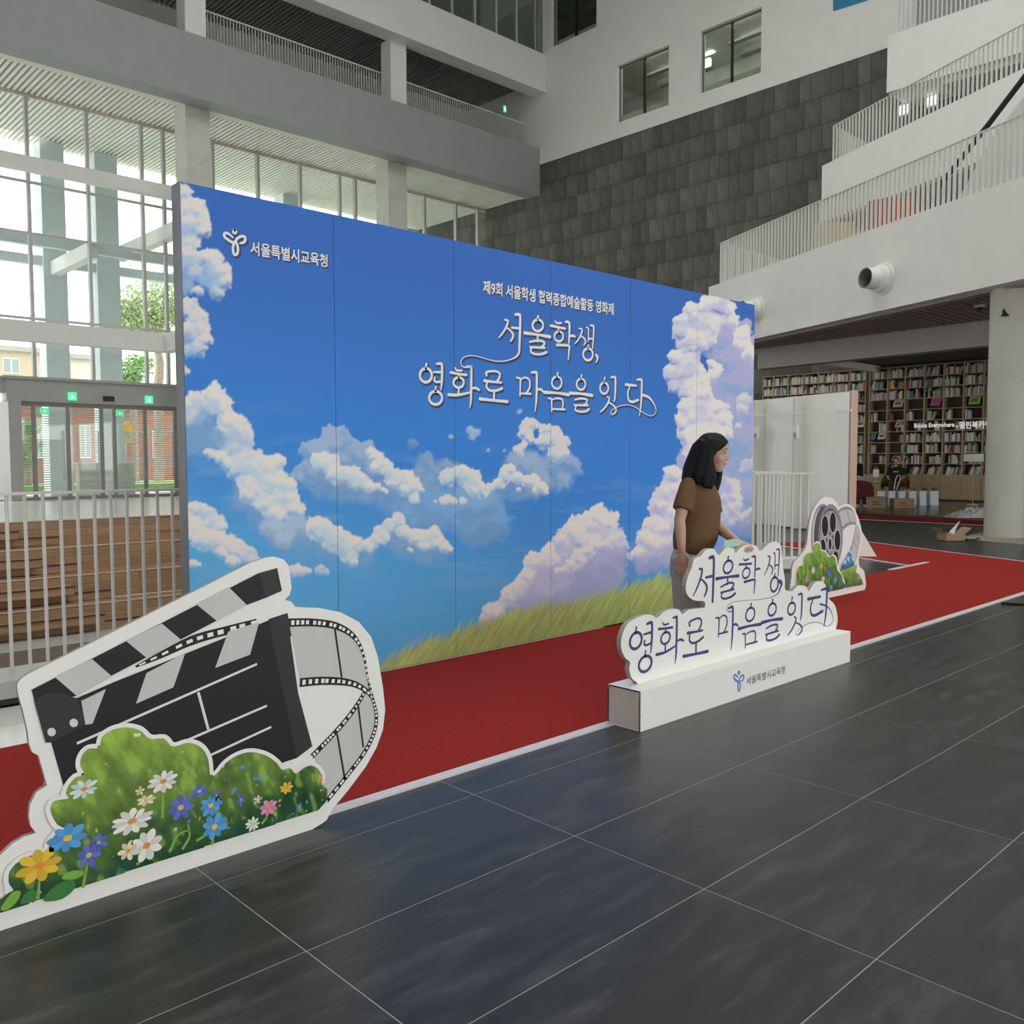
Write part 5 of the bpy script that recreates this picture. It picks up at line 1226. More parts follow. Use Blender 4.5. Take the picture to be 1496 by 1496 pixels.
rp('reel_rim', ell(525, 700, 148, 398), MET, .0034); rp('reel_rim_light', ell(520, 705, 130, 350), METD, .0038); rp('reel_face', ell(522, 720, 128, 340), mat('reel_face', (.36, .35, .39), .5), .0042)
for (cx, cy, rx, ry) in ((455,570,46,135), (550,525,44,130), (606,742,42,132), (428,850,42,130), (585,975,40,110)):
    rp('hole_rim', ell(cx, cy, rx, ry), METL, .0046); rp('reel_hole', ell(cx, cy, rx * .84, ry * .93), BLACK, .0050)
rp('hub_rim', ell(515, 790, 26, 82), METL, .0046); rp('reel_hub', ell(515, 790, 18, 68), BLACK, .0050)
for (cx, cy) in ((515,660), (550,705), (478,740), (555,830), (482,880), (525,915)): rp('reel_bolt', ell(cx, cy, 10, 24), METD, .0048)
RB = [(80,1400),(85,1320),(105,1240),(108,1130),(140,1062),(195,1042),(195,960),(240,900),(300,890),(306,822),(350,775),(398,800),(410,870),(452,882),(490,946),(540,930),(583,970),(600,1100),(622,1130),(658,1180),(672,1250),(702,1320),(470,1375),(300,1412)]
rbc = [tuple(p) for p in crom(RB, 3, True)]
rp('bush_rim', [(390 + (x - 390) * 1.055 + 4, 1150 + (y - 1150) * 1.035 - 8) for x, y in rbc], BOARD, .0056)
FLD = [(640,1115),(740,1080),(842,1038),(830,1130),(868,1160),(900,1215),(920,1280),(704,1322),(690,1230)]
rp('field_rim', [(770 + (x - 770) * 1.09, 1190 + (y - 1190) * 1.05) for x, y in FLD], BOARD, .0052)
MTN = [(636,1118),(655,1020),(700,962),(738,880),(772,900),(800,968),(818,1045),(740,1085)]
rp('mountain_rim', [(730 + (x - 730) * 1.12, 1010 + (y - 1010) * 1.08) for x, y in MTN], BOARD, .0050)
def mtn_art(x, z, W, H):
    n = fbm(x * 30, z * 40, 410, 3); t = z / H; c = mixc(np.ones(x.shape + (3,)) * np.array([.07, .25, .62]), (.72, .78, .84), sstep(.5, .62, n) * sstep(.25, .4, t) * (1 - sstep(.6, .8, t)))
    return mixc(c, (.06, .20, .22), 1 - sstep(.2, .35, t + (n - .45) * .2))
raster_patch('printed_mountain', rb, r2(MTN), RY - .0058, .004, mtn_art)
raster_patch('printed_field', rb, r2(FLD), RY - .0060, .004, meadow_art(.6, 500, (.34, .52, .08), (.10, .17, .06)))
raster_patch('printed_bush', rb, r2(rbc), RY - .0064, .004, meadow_art(.7, 600, (.28, .50, .08), (.05, .13, .05)))
sR = np.linalg.norm(np.subtract(r2([(500, 1000)])[0], r2([(500, 1010)])[0])) / 10
for (x, y, r, pc, co, n, sq) in ((308,1105,42,WHP,YELP,9,1), (408,1055,38,YELP,ORG,8,1), (230,1215,44,PNK,ORG,9,1), (430,1215,40,CRM,ORG,9,1), (505,1140,52,VIO,(.4,.4,.7),9,1), (580,1225,46,BLU,(.5,.7,.8),8,1), (525,1320,40,(.10,.40,.60),BLU,8,1), (235,1330,30,YELP,ORG,7,1), (660,1280,24,VIO,BLU,6,1), (870,1200,34,(.3,.45,.45),CRM,7,1), (780,1265,26,VIO,BLU,6,1)):
    flower(rb, r2([(x, y)])[0], r * sR, RY - .0068, pc, co, n, sq, random.random() * 6)
st2_ = MB()
for xx in (9.1, 9.5): st2_.prism([(xx, RY + .023, .001), (xx, RY + .023, .5), (xx, RY + .28, .001)], (.012, 0, 0))
obj('rear_stand', st2_, BOARD, rb)
tri = thing('triangle_board', 'white triangular board standing on the carpet behind the film reel cut-out', 'board')
TP = onZ(1268, 813.5)
tp = [onp(x, y, TP, (CF[0], CF[1], 0)) for x, y in ((1228, 815), (1280.5, 813), (1256, 771), (1250, 766), (1244, 771))]
for p in tp[:2]: p[2] = .012
obj('board_panel', MB().prism(tp, np.array([CF[0], CF[1], 0]) * .02), BOARD, tri)
obj('board_foot', MB().prism([tp[0], tp[1], tp[1] - np.array([0, 0, .012]), tp[0] - np.array([0, 0, .012])], np.array([CF[0], CF[1], 0]) * .2), BOARD, tri)
# ================================================================== book cafe
SX = 32.05
OAK = mat('oak_edge', (.44, .335, .215), .6, noise=.12, scale=6); SHD = mat('shelf_back', (.085, .06, .042), .8)
def yx(px, py=600): return onX(px, py, SX)[1]
ZT = onX(1360, 532.5, SX)[2]; ZCAB = onX(1360, 693.8, SX)[2]; RH = (ZT - ZCAB) / 10
colsR = [yx(p) for p in (1269.7, 1295.5, 1321.2, 1349.5, 1377.4, 1406.7, 1436, 1466, 1497)]
colsL = [yx(p, 560) for p in (1114.7, 1129.8, 1151, 1173.2, 1195.2, 1217.7, 1241, 1264.5)]
PAL = [((.55, .52, .47), 'beige'), ((.70, .68, .64), 'white'), ((.42, .40, .37), 'grey'), ((.10, .10, .11), 'black'), ((.38, .07, .06), 'red'), ((.60, .20, .06), 'orange'), ((.10, .20, .38), 'blue'), ((.16, .30, .16), 'green'), ((.62, .50, .16), 'yellow'), ((.32, .20, .12), 'brown'), ((.48, .24, .26), 'pink'), ((.20, .28, .30), 'teal')]
PW = [.20, .27, .19, .13, .055, .02, .04, .03, .02, .025, .015, .01]
BM = [mat('book_' + n, c, .6) for c, n in PAL]
books = []
ORD = ['first', 'second', 'third', 'fourth', 'fifth', 'sixth', 'seventh', 'eighth', 'ninth', 'tenth', 'eleventh', 'twelfth']
def bookcase(cols, name, label, tag_):
    t = thing(name, label, 'bookcase')
    ya, yb = min(cols), max(cols)
    obj('back_panel', MB().box(SX + .33, SX + .36, ya, yb, ZCAB, ZT), SHD, t)
    for y in cols: obj('upright', MB().box(SX, SX + .33, y - .017, y + .017, ZCAB, ZT + .02), OAK, t)
    for r in range(11): obj('shelf', MB().box(SX + .005, SX + .33, ya, yb, ZT - RH * r - .012, ZT - RH * r + .012), OAK, t)
    n = len(cols) - 1
    obj('base_cabinet', MB().box(SX + .01, SX + .36, ya, yb, 0.05, ZCAB - .012), mat('cabinet_oak', (.40, .285, .165), .55, noise=.14, scale=4, stretch=(1, 8, .6)), t)
    obj('plinth', MB().box(SX + .06, SX + .36, ya, yb, 0, .05), BLACK, t)
    for c in range(n):
        a, b = cols[c], cols[c + 1]
        obj('cabinet_door', MB().box(SX - .008, SX + .01, min(a, b) + .006, max(a, b) - .006, .06, ZCAB - .02), MATS['cabinet_oak'], t)
    for c in range(n):
        hi, lo = max(cols[c], cols[c + 1]) - .02, min(cols[c], cols[c + 1]) + .02     # left side of a cell has the larger y
        for r in range(10):
            z0 = ZT - RH * (r + 1) + .013; H = RH - .03; W = hi - lo
            if tag_ == 'L':
                if r > 2 and c < n - 1: continue
                fill = (0, .9) if r != 5 else None
            else:
                if r < 3: fill = (0, random.uniform(.75, .95))
                elif r == 3: fill = None
                elif r == 4: fill = (.05, random.uniform(.25, .42)) if c < 6 else None
                elif r == 5: fill = (.55, .98) if c in (0, 1, 2, 3, 4) else (.6, .95)
                elif r == 6: fill = (.05, .9) if c > 1 else ((.7, .98) if c == 1 else None)
                elif r == 7: fill = (.05, random.uniform(.65, .95)) if c > 1 else ((.05, .3) if c == 0 else (.85, .98))
                elif r == 8: fill = (.05, .9) if c == 2 else ((.3, .98) if c > 2 else (.6, .95))
                else: fill = (random.uniform(.05, .3), .95) if c > 1 else (.2, .4)
            if fill is None: continue
            x = hi - W * fill[0]; end = hi - W * fill[1]; k = 0; lean = 0
            while x > end:
                w = random.uniform(.036, .066); h = H * random.uniform(.62, .92); d = random.uniform(.16, .22)
                if tag_ == 'R' and r == 9 and c > 1: lean = .28
                elif random.random() < .07: lean = random.choice((-.3, .3))
                else: lean = 0
                if x - w < lo: break
                ci = random.choices(range(len(PAL)), PW)[0]
                books.append((r, c, tag_, k, ci, x, w, h, d, z0, lean)); k += 1; x -= w + .002 + (abs(lean) * .12 if lean and r != 9 else 0)
    return t
bookcase(colsL, 'bookcase', 'left wall bookcase half hidden behind the white partition', 'L')
bookcase(colsR, 'bookcase', 'wide oak wall bookcase behind the seated people', 'R')
obj('divider', MB().box(SX + .02, SX + .36, colsR[0] + .03, colsL[-1] - .03, 0, ZT), mat('divider_dark', (.10, .06, .04), .7), bpy.data.objects['bookcase.001'])
bmesh0 = MB().box(0, 1, -1, 0, 0, 1).mesh('book')
bmeshes = []
for m in BM:
    me = bmesh0.copy(); me.materials.append(m); bmeshes.append(me)
books.sort(key=lambda b: (b[2] == 'L' and b[0] > 1, -b[1] if b[2] == 'R' else b[1]))
nn = 0; restb = {}
for (r, c, tg, k, ci, x, w, h, d, z0, lean) in books:
    M = Matrix.Translation((SX + .06, x, z0 + (abs(math.sin(lean)) * w if lean < 0 else 0))) @ Matrix.Rotation(lean, 4, 'X') @ Matrix.Diagonal((d, w, h * math.cos(lean), 1))
    px, py = proj((SX, x, z0 + .1))
    vis = px < 1443 and not (tg == 'L' and 1103 < px < 1250 and py > 573 + (1240 - px) * .095 + 4)
    if vis and nn < 300:
        o = link('book', bmeshes[ci], None); o.matrix_basis = M; nn += 1
        tag(o, '%s book, %s in the %s row of the %s column, %s bookcase' % (PAL[ci][1], ORD[min(k, 11)], ORD[r], ORD[c], 'left' if tg == 'L' else 'wide'), 'book', 'books on the wall bookcases')
    else:
        mb_, idx_ = restb.setdefault('all', (MB(), [])); mb_.add([tuple(M @ v.co) for v in bmesh0.vertices], [tuple(p.vertices) for p in bmesh0.polygons]); idx_ += [ci] * 6
if restb:
    mb_, idx_ = restb['all']; me = mb_.mesh('more_books')
    for m in BM: me.materials.append(m)
    me.polygons.foreach_set('material_index', idx_)
    tag(link('more_books', me, None), 'further mixed books filling the remaining shelf cells', 'books', kind='stuff')
bpy.data.meshes.remove(bmesh0)
def display(px, py, wpx, hpx, m, label, m2=None):
    P = onX(px, py, SX + .05); s = np.linalg.norm(P - CC) / FPX
    t = thing('display_book', label, 'book'); w, h = wpx * s * 1.25, hpx * s
    obj('cover', MB().add([(P[0], P[1] + w / 2, P[2]), (P[0], P[1] - w / 2, P[2]), (P[0] + .1, P[1] - w / 2 - .03, P[2] + h), (P[0] + .1, P[1] + w / 2 - .03, P[2] + h), (P[0] + .03, P[1] + w / 2, P[2]), (P[0] + .03, P[1] - w / 2, P[2]), (P[0] + .13, P[1] - w / 2 - .03, P[2] + h), (P[0] + .13, P[1] + w / 2 - .03, P[2] + h)],
        [(0, 1, 2, 3), (7, 6, 5, 4), (0, 4, 5, 1), (1, 5, 6, 2), (2, 6, 7, 3), (3, 7, 4, 0)]), m, t)
    obj('title_block', MB().add([(P[0] + .02 - .004, P[1] + w * .3, P[2] + h * .25), (P[0] + .02 - .004, P[1] - w * .3, P[2] + h * .25), (P[0] + .06 - .004, P[1] - w * .3 - .015, P[2] + h * .6), (P[0] + .06 - .004, P[1] + w * .3 - .015, P[2] + h * .6)], [(0, 1, 2, 3)]), m2 or mat('title_ink', (.25, .18, .2), .6), t)
for a in ((1311, 594.5, 10, 11, mat('card_cream', (.72, .62, .38), .6), 'cream picture book displayed face out in the wide bookcase'), (1366, 592.5, 10, 12, mat('card_pink', (.66, .10, .40), .6), 'magenta booklet displayed face out in the wide bookcase'), (1422.5, 590.5, 11, 12.5, mat('card_green', (.24, .62, .10), .6), 'lime green booklet displayed face out in the wide bookcase'),
          (1254.5, 624, 10, 10, mat('card_white', (.78, .76, .74), .6), 'white booklet displayed face out in the left bookcase'), (1287, 641.5, 8, 10, MATS['card_white'], 'white booklet leaning in a low cell of the wide bookcase'), (1274, 642, 6, 9, mat('card_teal', (.05, .28, .38), .6), 'teal booklet standing in a low cell of the wide bookcase'), (1314, 624, 10, 10, MATS['card_cream'], 'yellowish booklet displayed above the white lettering'), (1416, 658, 9, 10, mat('card_dkgreen', (.10, .28, .10), .6), 'dark green book displayed right of the lamp shades row')):
    display(*a)
# hanging letters
lt = thing('cafe_lettering', 'white cafe name lettering mounted across the wide bookcase', 'lettering')
LET = mat('letter_white_glow', (.78, .78, .76), .5, emit=(.9, .9, .88), estr=.45)  # emission added so the faint letters show brighter; they are no lamp
lx = 31.98
def lp(x, y): return onX(x, y, lx)
a, b = lp(1335.5, 627), lp(1394, 625.5); a[2] = b[2] = lp(1336, 627)[2]; h = lp(1336, 618.5)[2] - a[2]
place_text('latin_lettering', 'Books Everywhere', a, b, hv(a, h), LET, lt, .03)
a2, b2_ = lp(1395.5, 627), lp(1447.5, 627); a2[2] = b2_[2] = a[2] - .03
place_text('korean_lettering', '–열린북카페', a2, b2_, hv(a2, h * 1.22), LET, lt, .03)
obj('mounting_bar', MB().box(lx + .005, SX, b2_[1], a[1], a[2] + h * .45, a[2] + h * .5), OAK, lt)
# --- things on the cafe floor
def gnd(px, py):
    g = onZ(px, py); return g, ((g - CC) @ CF) / FPX
EX = np.array([_r0[0], _r0[1], 0]); EN = np.array([CF[0], CF[1], 0]) / np.linalg.norm(CF[:2])
def frame(o, g, turn=0.0):
    o.location = g; o.rotation_euler = (0, 0, math.atan2(EX[1], EX[0]) + turn); return o
def lamp(px, w, label, py=736.5):
    g, s = gnd(px, py); g = g - EN * .55; s = ((g - CC) @ CF) / FPX; t = frame(thing('floor_lamp', label, 'lamp'), g); H = CAM_H + (669.8 - 664.5) * s
    obj('base', MB().lathe([(.001, .03), (.16, .03), (.16, 0), (.001, 0)]), mat('lamp_base', (.55, .52, .48), .6), t)
    obj('pole', MB().tube([(0, 0, .03), (0, 0, H - .1)], .014), OAK, t)
    r = w * s / 2; obj('shade', MB().lathe([(r, H - 11 * s), (r, H), (r - .01, H), (r - .01, H - 11 * s), (r, H - 11 * s)], seg=28), mat('shade_white', (.75, .74, .71), .8), t, smooth=False)
lamp(1408, 27, 'floor lamp with a white drum shade left of the round column'); lamp(1441, 26, 'floor lamp with a white drum shade half hidden by the round column', 737)
KRAFT = mat('cardboard', (.33, .235, .135), .85, noise=.08, scale=6); BAGM = mat('paper_bag', (.66, .70, .74), .6)
def carton(px0, px1, py0, py1, label, depth=.35, open_=False, m=KRAFT, turn=0):
    g, s = gnd((px0 + px1) / 2, py1); t = frame(thing('carton', label, 'box'), g, turn); w, h = (px1 - px0) * s, (py1 - py0) * s
    obj('body', MB().box(-w / 2, w / 2, 0, depth, 0, h), m, t)
    if open_:
        for sx in (-1, 1): obj('flap', MB().add([(sx * w / 2, 0, h), (sx * w / 2, depth, h), (sx * (w / 2 + .12), depth, h + .1), (sx * (w / 2 + .12), 0, h + .1), (sx * w / 2, 0, h + .006), (sx * w / 2, depth, h + .006), (sx * (w / 2 + .12), depth, h + .106), (sx * (w / 2 + .12), 0, h + .106)], [(0, 1, 2, 3), (7, 6, 5, 4), (0, 4, 5, 1), (1, 5, 6, 2), (2, 6, 7, 3), (3, 7, 4, 0)]), m, t)
        obj('packing', MB().tube([(-w * .1, .1, h - .02), (w * .1, .15, h + .05), (w * .35, .1, h + .22)], [.05, .04, .006], 6), mat('packing_foil', (.6, .58, .56), .35), t)
    else:
        obj('tape_strip', MB().box(-.03, .03, -.002, depth, h * .0 + h, h + .003), mat('box_tape', (.42, .33, .22), .4), t)
        obj('printed_mark', MB().box(-w * .28, w * .1, -.003, 0, h * .45, h * .62).box(-w * .28, w * .2, -.003, 0, h * .25, h * .36), mat('print_brown', (.18, .12, .07), .8), t)
    return t
carton(1268, 1294, 726, 742, 'left brown cardboard carton on the cafe floor below the table'); carton(1306, 1336, 728.5, 742, 'right brown cardboard carton beside the row of paper bags')
carton(1382, 1411, 780, 790, 'small open brown carton on the dark floor beside the round column', .3, True, turn=.1)
g, s = gnd(1432, 787); t = thing('cardboard_sheet', 'flat sheet of brown cardboard lying at the foot of the round column', 'cardboard')
sh_pts = [onZ(x, y) for x, y in ((1405, 786), (1424, 779.5), (1440, 778), (1500, 790), (1500, 796), (1440, 791))]
obj('sheet', MB().prism([p + np.array([0, 0, .0008]) for p in sh_pts], (0, 0, .005)), mat('sheet_tan', (.30, .26, .19), .9, noise=.1, scale=8), t)
g, s = gnd(1421, 790); t = frame(thing('black_tool', 'small black folded tool lying in front of the round column', 'tool'), g)
obj('tool_body', MB().box(-.09, .06, -.03, .03, .0, .03), BLACK, t); obj('tool_handle', MB().tube([(.05, 0, .02), (.10, .02, .05), (.14, .02, .03)], .012, 6), BLACK, t); obj('tool_strap', MB().tube([(-.09, 0, .02), (-.13, .03, .01)], .01, 6), BLACK, t)
for i in range(12):
    px = 1288 + i * 7.6
    py = 738.5; ht = 21
    g, s = gnd(px, py); t = frame(thing('paper_bag', '%s pale paper bag from the left in the row on the cafe floor' % ORD[i], 'bag', 'pale paper bags'), g + EN * .22 * (i % 2), .15 * math.sin(i * 2))
    w, h = 9.5 * s, ht * s
    obj('bag_body', MB().add([(-w / 2, 0, 0), (w / 2, 0, 0), (w / 2, .14, 0), (-w / 2, .14, 0), (-w / 2 * .97, .04, h), (w / 2 * .97, .04, h), (w / 2 * .97, .1, h), (-w / 2 * .97, .1, h)], [(0, 3, 2, 1), (0, 1, 5, 4), (1, 2, 6, 5), (2, 3, 7, 6), (3, 0, 4, 7)]), BAGM, t)
    obj('handle', MB().tube([(-w * .22, .04, h - .01), (-w * .2, .03, h + .07), (0, .02, h + .10), (w * .2, .03, h + .07), (w * .22, .04, h - .01)], .009, 6), BLACK, t)
# crumpled clear plastic
g, s = gnd(1427, 757); t = thing('plastic_heap', 'crumpled heap of clear plastic wrap left of the round column', 'plastic')
N = 26; V = []; F_ = []
for i in range(N):
    for j in range(12):
        u, v = i / (N - 1) * 2 - 1, j / 11 * 2 - 1
        hh = max(0, (1 - u * u) * (1 - v * v)) ** .7 * (.20 + .14 * u) * (.6 + .8 * random.random())
        P = g + EX * (u * .62) + EN * (v * .35 + .35); V.append((P[0], P[1], .004 + hh))
for i in range(N - 1):
    for j in range(11): F_.append((i * 12 + j, (i + 1) * 12 + j, (i + 1) * 12 + j + 1, i * 12 + j + 1))
obj('wrap_sheet', MB().add(V, F_), mat('clear_wrap', (.60, .60, .60), .15, spec=.8), t)
# table with monitor-like stand and small tray
g, s = gnd(1288, 741); g = g + EN * 1.0; t = frame(thing('cafe_table', 'small round cafe table between the two seated people', 'table'), g)
obj('table_top', MB().lathe([(.001, .70), (.38, .70), (.38, .73), (.001, .73)]), mat('table_dark', (.10, .085, .075), .5), t); obj('stem', MB().tube([(0, 0, .02), (0, 0, .70)], .03), BLACK, t); obj('foot', MB().lathe([(.001, 0), (.22, 0), (.22, .02), (.001, .02)]), BLACK, t)
pq = g + np.array([0, 0, .73]); t2 = frame(thing('notice_stand', 'white notice card standing on the cafe table', 'sign'), pq + EX * .22)
obj('card', MB().box(-.09, .09, 0, .012, .16, .40), mat('card_white', (.78, .76, .74), .6), t2); obj('card_base', MB().box(-.1, .1, -.04, .06, 0, .02).tube([(0, .02, .02), (0, .02, .2)], .012, 6), STEEL, t2)
hx_ = MB().tube([(.0, 0, .0), (.02, 0, .55), (.05, 0, .80), (.12, 0, .95), (.20, 0, .93), (.20, 0, .80), (.10, 0, .55), (.07, 0, 0)], .016, 8)
g3, s3_ = gnd(1305, 738); t3 = frame(thing('hand_truck', 'white tube handle of a hand truck in front of the seated person', 'hand truck'), g3)
obj('handle_tube', hx_, RAILM, t3); obj('base_plate', MB().box(-.12, .22, -.05, .2, 0, .012), STEEL, t3)
for sx in (-.08, .16): obj('wheel', MB().add([(sx + .05 * math.cos(a) * 0 + o, .22 + .07 * math.cos(a), .07 + .07 * math.sin(a)) for o in (-.015, .015) for a in np.linspace(0, 6.283, 13)[:-1]], [tuple(range(12)), tuple(range(23, 11, -1))] + [(i, (i + 1) % 12, (i + 1) % 12 + 12, i + 12) for i in range(12)]), BLACK, t3)
# ================================================================== people
def loft(mb, rings, seg=20):
    """rings: (centre, half-vector A, half-vector B) -> closed skin"""
    base = len(mb.v); n = len(rings)
    for c, A, B in rings:
        c, A, B = (np.asarray(k, float) for k in (c, A, B))
        for k in range(seg):
            a = 2 * math.pi * k / seg; mb.v.append(tuple(c + A * math.cos(a) + B * math.sin(a)))
    for i in range(n - 1):
        for k in range(seg):
            k2 = (k + 1) % seg; mb.f.append((base + i * seg + k, base + i * seg + k2, base + (i + 1) * seg + k2, base + (i + 1) * seg + k))
    mb.f.append(tuple(base + k for k in range(seg))[::-1]); mb.f.append(tuple(base + (n - 1) * seg + k for k in range(seg)))
    return mb
def ball(mb, c, A, B, Cv, seg=16, rings=10):
    c, A, B, Cv = (np.asarray(k, float) for k in (c, A, B, Cv))
    return loft(mb, [(c + Cv * math.sin(t), A * math.cos(t), B * math.cos(t)) for t in np.linspace(-math.pi / 2 * .97, math.pi / 2 * .97, rings)], seg)
def fuse(name, mb, voxel, m, parent, smooth_it=6, fac=.5):
    """all the closed pieces in mb become one continuous surface"""
    me = mb.mesh(name); o = bpy.data.objects.new(name, me); COL.objects.link(o)
    r = o.modifiers.new('r', 'REMESH'); r.mode = 'VOXEL'; r.voxel_size = voxel
    s = o.modifiers.new('s', 'SMOOTH'); s.iterations = smooth_it; s.factor = fac
    dg = bpy.context.evaluated_depsgraph_get(); e = bpy.data.meshes.new_from_object(o.evaluated_get(dg))
    bpy.data.objects.remove(o); bpy.data.meshes.remove(me)
    e.name = name; e.materials.clear()
    return link(name, e, m, parent, smooth=True)
Zv = np.array([0, 0, 1.0])
SKIN = mat('skin', (.53, .33, .24), .5, spec=.35, noise=.05, scale=30)
SKIN.node_tree.nodes['Principled BSDF'].inputs['Subsurface Weight'].default_value = .05
HAIR = mat('black_hair', (.009, .008, .009), .62, spec=.18, noise=.3, scale=40, stretch=(1, 1, .1))
def head_build(mb, O, Fv, Lv, Uv, s=1.0):
    """head with jaw, brow, nose, lips and ears; O is the head centre, s=1 is 0.23 m tall"""
    P = lambda f, l, u: np.asarray(O) + (Fv * f + Lv * l + Uv * u) * s
    rows = [(-.116, .052, .018, .020), (-.108, .050, .034, .036), (-.09, .040, .047, .052), (-.07, .026, .058, .068), (-.045, .014, .064, .080), (-.015, .008, .068, .088), (.02, .004, .071, .092), (.05, .0, .073, .093), (.08, -.004, .066, .085), (.102, -.008, .048, .063), (.115, -.010, .022, .030)]
    loft(mb, [(P(f, 0, u), Fv * d * s, Lv * w * s) for u, f, w, d in rows], 24)
    # nose
    loft(mb, [(P(.078, 0, .026), Fv * .012 * s, Lv * .009 * s), (P(.090, 0, .004), Fv * .013 * s, Lv * .010 * s), (P(.103, 0, -.018), Fv * .015 * s, Lv * .013 * s), (P(.100, 0, -.028), Fv * .012 * s, Lv * .014 * s)], 10)
    for l in (-.010, .010): ball(mb, P(.094, l, -.026), Fv * .009 * s, Lv * .007 * s, Uv * .007 * s, 8, 6)
    # lips, chin, brow, cheeks
    ball(mb, P(.089, 0, -.050), Fv * .012 * s, Lv * .024 * s, Uv * .007 * s, 12, 6); ball(mb, P(.087, 0, -.061), Fv * .012 * s, Lv * .020 * s, Uv * .008 * s, 12, 6)
    ball(mb, P(.074, 0, -.098), Fv * .018 * s, Lv * .022 * s, Uv * .016 * s, 10, 6)
    for l in (-1, 1):
        ball(mb, P(.070, .030 * l, .034), Fv * .018 * s, Lv * .026 * s, Uv * .012 * s, 10, 6)
        ball(mb, P(.054, .038 * l, -.030), Fv * .034 * s, Lv * .028 * s, Uv * .036 * s, 12, 8)
        ball(mb, P(-.010, .074 * l, -.005), Fv * .022 * s, Lv * .010 * s, Uv * .032 * s, 10, 6)
    return P
def hand(mb, W, D, Pn, Tn, s=1.0, curl=.5, spread=.10, thumb=1):
    """W wrist, D direction to the fingers, Pn palm normal, Tn towards the thumb side"""
    W, D, Pn, Tn = (np.asarray(k, float) for k in (W, D, Pn, Tn))
    loft(mb, [(W, Tn * .026 * s, Pn * .018 * s), (W + D * .03 * s, Tn * .034 * s, Pn * .016 * s), (W + D * .065 * s, Tn * .040 * s, Pn * .014 * s), (W + D * .088 * s, Tn * .039 * s, Pn * .012 * s)], 14)
    for i, (off, L) in enumerate(((.030, .070), (.010, .080), (-.010, .074), (-.029, .058))):
        b = W + (D * .082 + Tn * off) * s; path = [b]; d = D + Tn * spread * off / .03 * .5; d /= np.linalg.norm(d); ang = 0
        for k, f in enumerate((.42, .32, .26)):
            ang += curl * (.6 + .3 * k) * (.9 + .08 * i); dd = d * math.cos(ang) + Pn * math.sin(ang); path.append(path[-1] + dd * L * f * s)
        mb.tube(path, [.0098 * s, .0092 * s, .0085 * s, .0062 * s], 8)
    b = W + (D * .025 + Tn * .030) * s; d1 = (D * .75 + Tn * .62 + Pn * .25); d1 /= np.linalg.norm(d1); d2 = (D * .95 + Tn * .15 + Pn * .4); d2 /= np.linalg.norm(d2)
    mb.tube([b - d1 * .012 * s, b + d1 * .034 * s, b + d1 * .034 * s + d2 * .026 * s, b + d1 * .034 * s + d2 * .046 * s], [.014 * s, .0125 * s, .0105 * s, .007 * s], 8)

# ---------------- standing person behind the lettered sign
T0 = 6.05; S0 = T0 / FPX
def J(x, y, n=0.0): return CC + ray(x, y) * T0 + EN * n
PH = math.radians(-24)
Fv = EX * math.cos(PH) + EN * math.sin(PH); Lv = -EX * math.sin(PH) + EN * math.cos(PH)
wm = thing('person', 'standing person with long black hair in a brown top leaning over the lettered sign', 'person')
g0 = J(1008, 812); g0[2] = 0
body = MB()
pel, wai, che, nec = J(1006, 815), J(1010, 775), J(1017, 728), J(1027, 700)
hc = J(1040, 660.5, -.01)
tilt = math.radians(13)
HF = Fv * math.cos(tilt) - Zv * math.sin(tilt); HU = Zv * math.cos(tilt) + Fv * math.sin(tilt)
def legs(mb, rw, grow=0.0, zend=.05):
    for sgn, n in ((1, .10), (-1, -.10)):
        h = pel + Lv * sgn * .085 - Zv * .03; k = np.array([g0[0], g0[1], .48]) + Lv * sgn * .09 + Fv * .01; a = np.array([g0[0], g0[1], zend]) + Lv * sgn * .09
        loft(mb, [(p, Fv * r, Lv * r * .95) for p, r in ((h + Zv * .05, rw[0]), (h, rw[0]), ((h + k) / 2, rw[1]), (k, rw[2]), ((k + a) / 2, rw[3]), (a, rw[4]))], 16)
loft(body, [(pel - Zv * .06, Fv * .09, Lv * .13), (pel, Fv * .105, Lv * .155), (wai, Fv * .09, Lv * .125), (che, Fv * .10, Lv * .14), (J(1022, 708), Fv * .075, Lv * .13), (nec, Fv * .05, Lv * .055)], 20)
legs(body, (.075, .07, .055, .05, .036))
for sgn in (1, -1): loft(body, [(np.array([g0[0], g0[1], .035]) + Lv * sgn * .09 + Fv * f, Lv * w, Zv * h) for f, w, h in ((-.06, .03, .03), (-.02, .038, .034), (.06, .042, .028), (.13, .04, .02), (.165, .02, .012))], 12)
body.tube([nec - Zv * .03, (nec + hc) / 2 - Fv * .008, hc - HU * .06], [.05, .046, .048], 16)
PHd = head_build(body, hc, HF, Lv, HU, 1.06)
RS, RE, RW = J(1001, 708, -.115), J(986, 757, -.17), J(988, 802, -.20)
LS, LE, LW_ = J(1037, 706, .13), J(1050, 770, .06), J(1066, 787, -.20)
for a, b, c in ((RS, RE, RW), (LS, LE, LW_)):
    body.tube([a, (a + b) / 2, b, b + (c - b) * .3, (b + c) / 2 + (c - b) * .2, c], [.047, .043, .037, .038, .031, .024], 14)
D = (J(987, 842, -.21) - RW); D /= np.linalg.norm(D); Tn = Fv - D * (Fv @ D); Tn /= np.linalg.norm(Tn); hand(body, RW - D * .005, D, np.cross(D, Tn) * 1.0, Tn, 1.0, .16, .25)
D = (J(1084, 794, -.36) - LW_); D /= np.linalg.norm(D); Pn = -Zv - D * (-Zv @ D); Pn /= np.linalg.norm(Pn); Tn = np.cross(Pn, D); Tn = Tn if Tn @ EN < 0 else -Tn; hand(body, LW_ - D * .005, D, Pn, Tn, 1.0, .38, .3)
fuse('body', body, .0055, SKIN, wm, 4, .4)
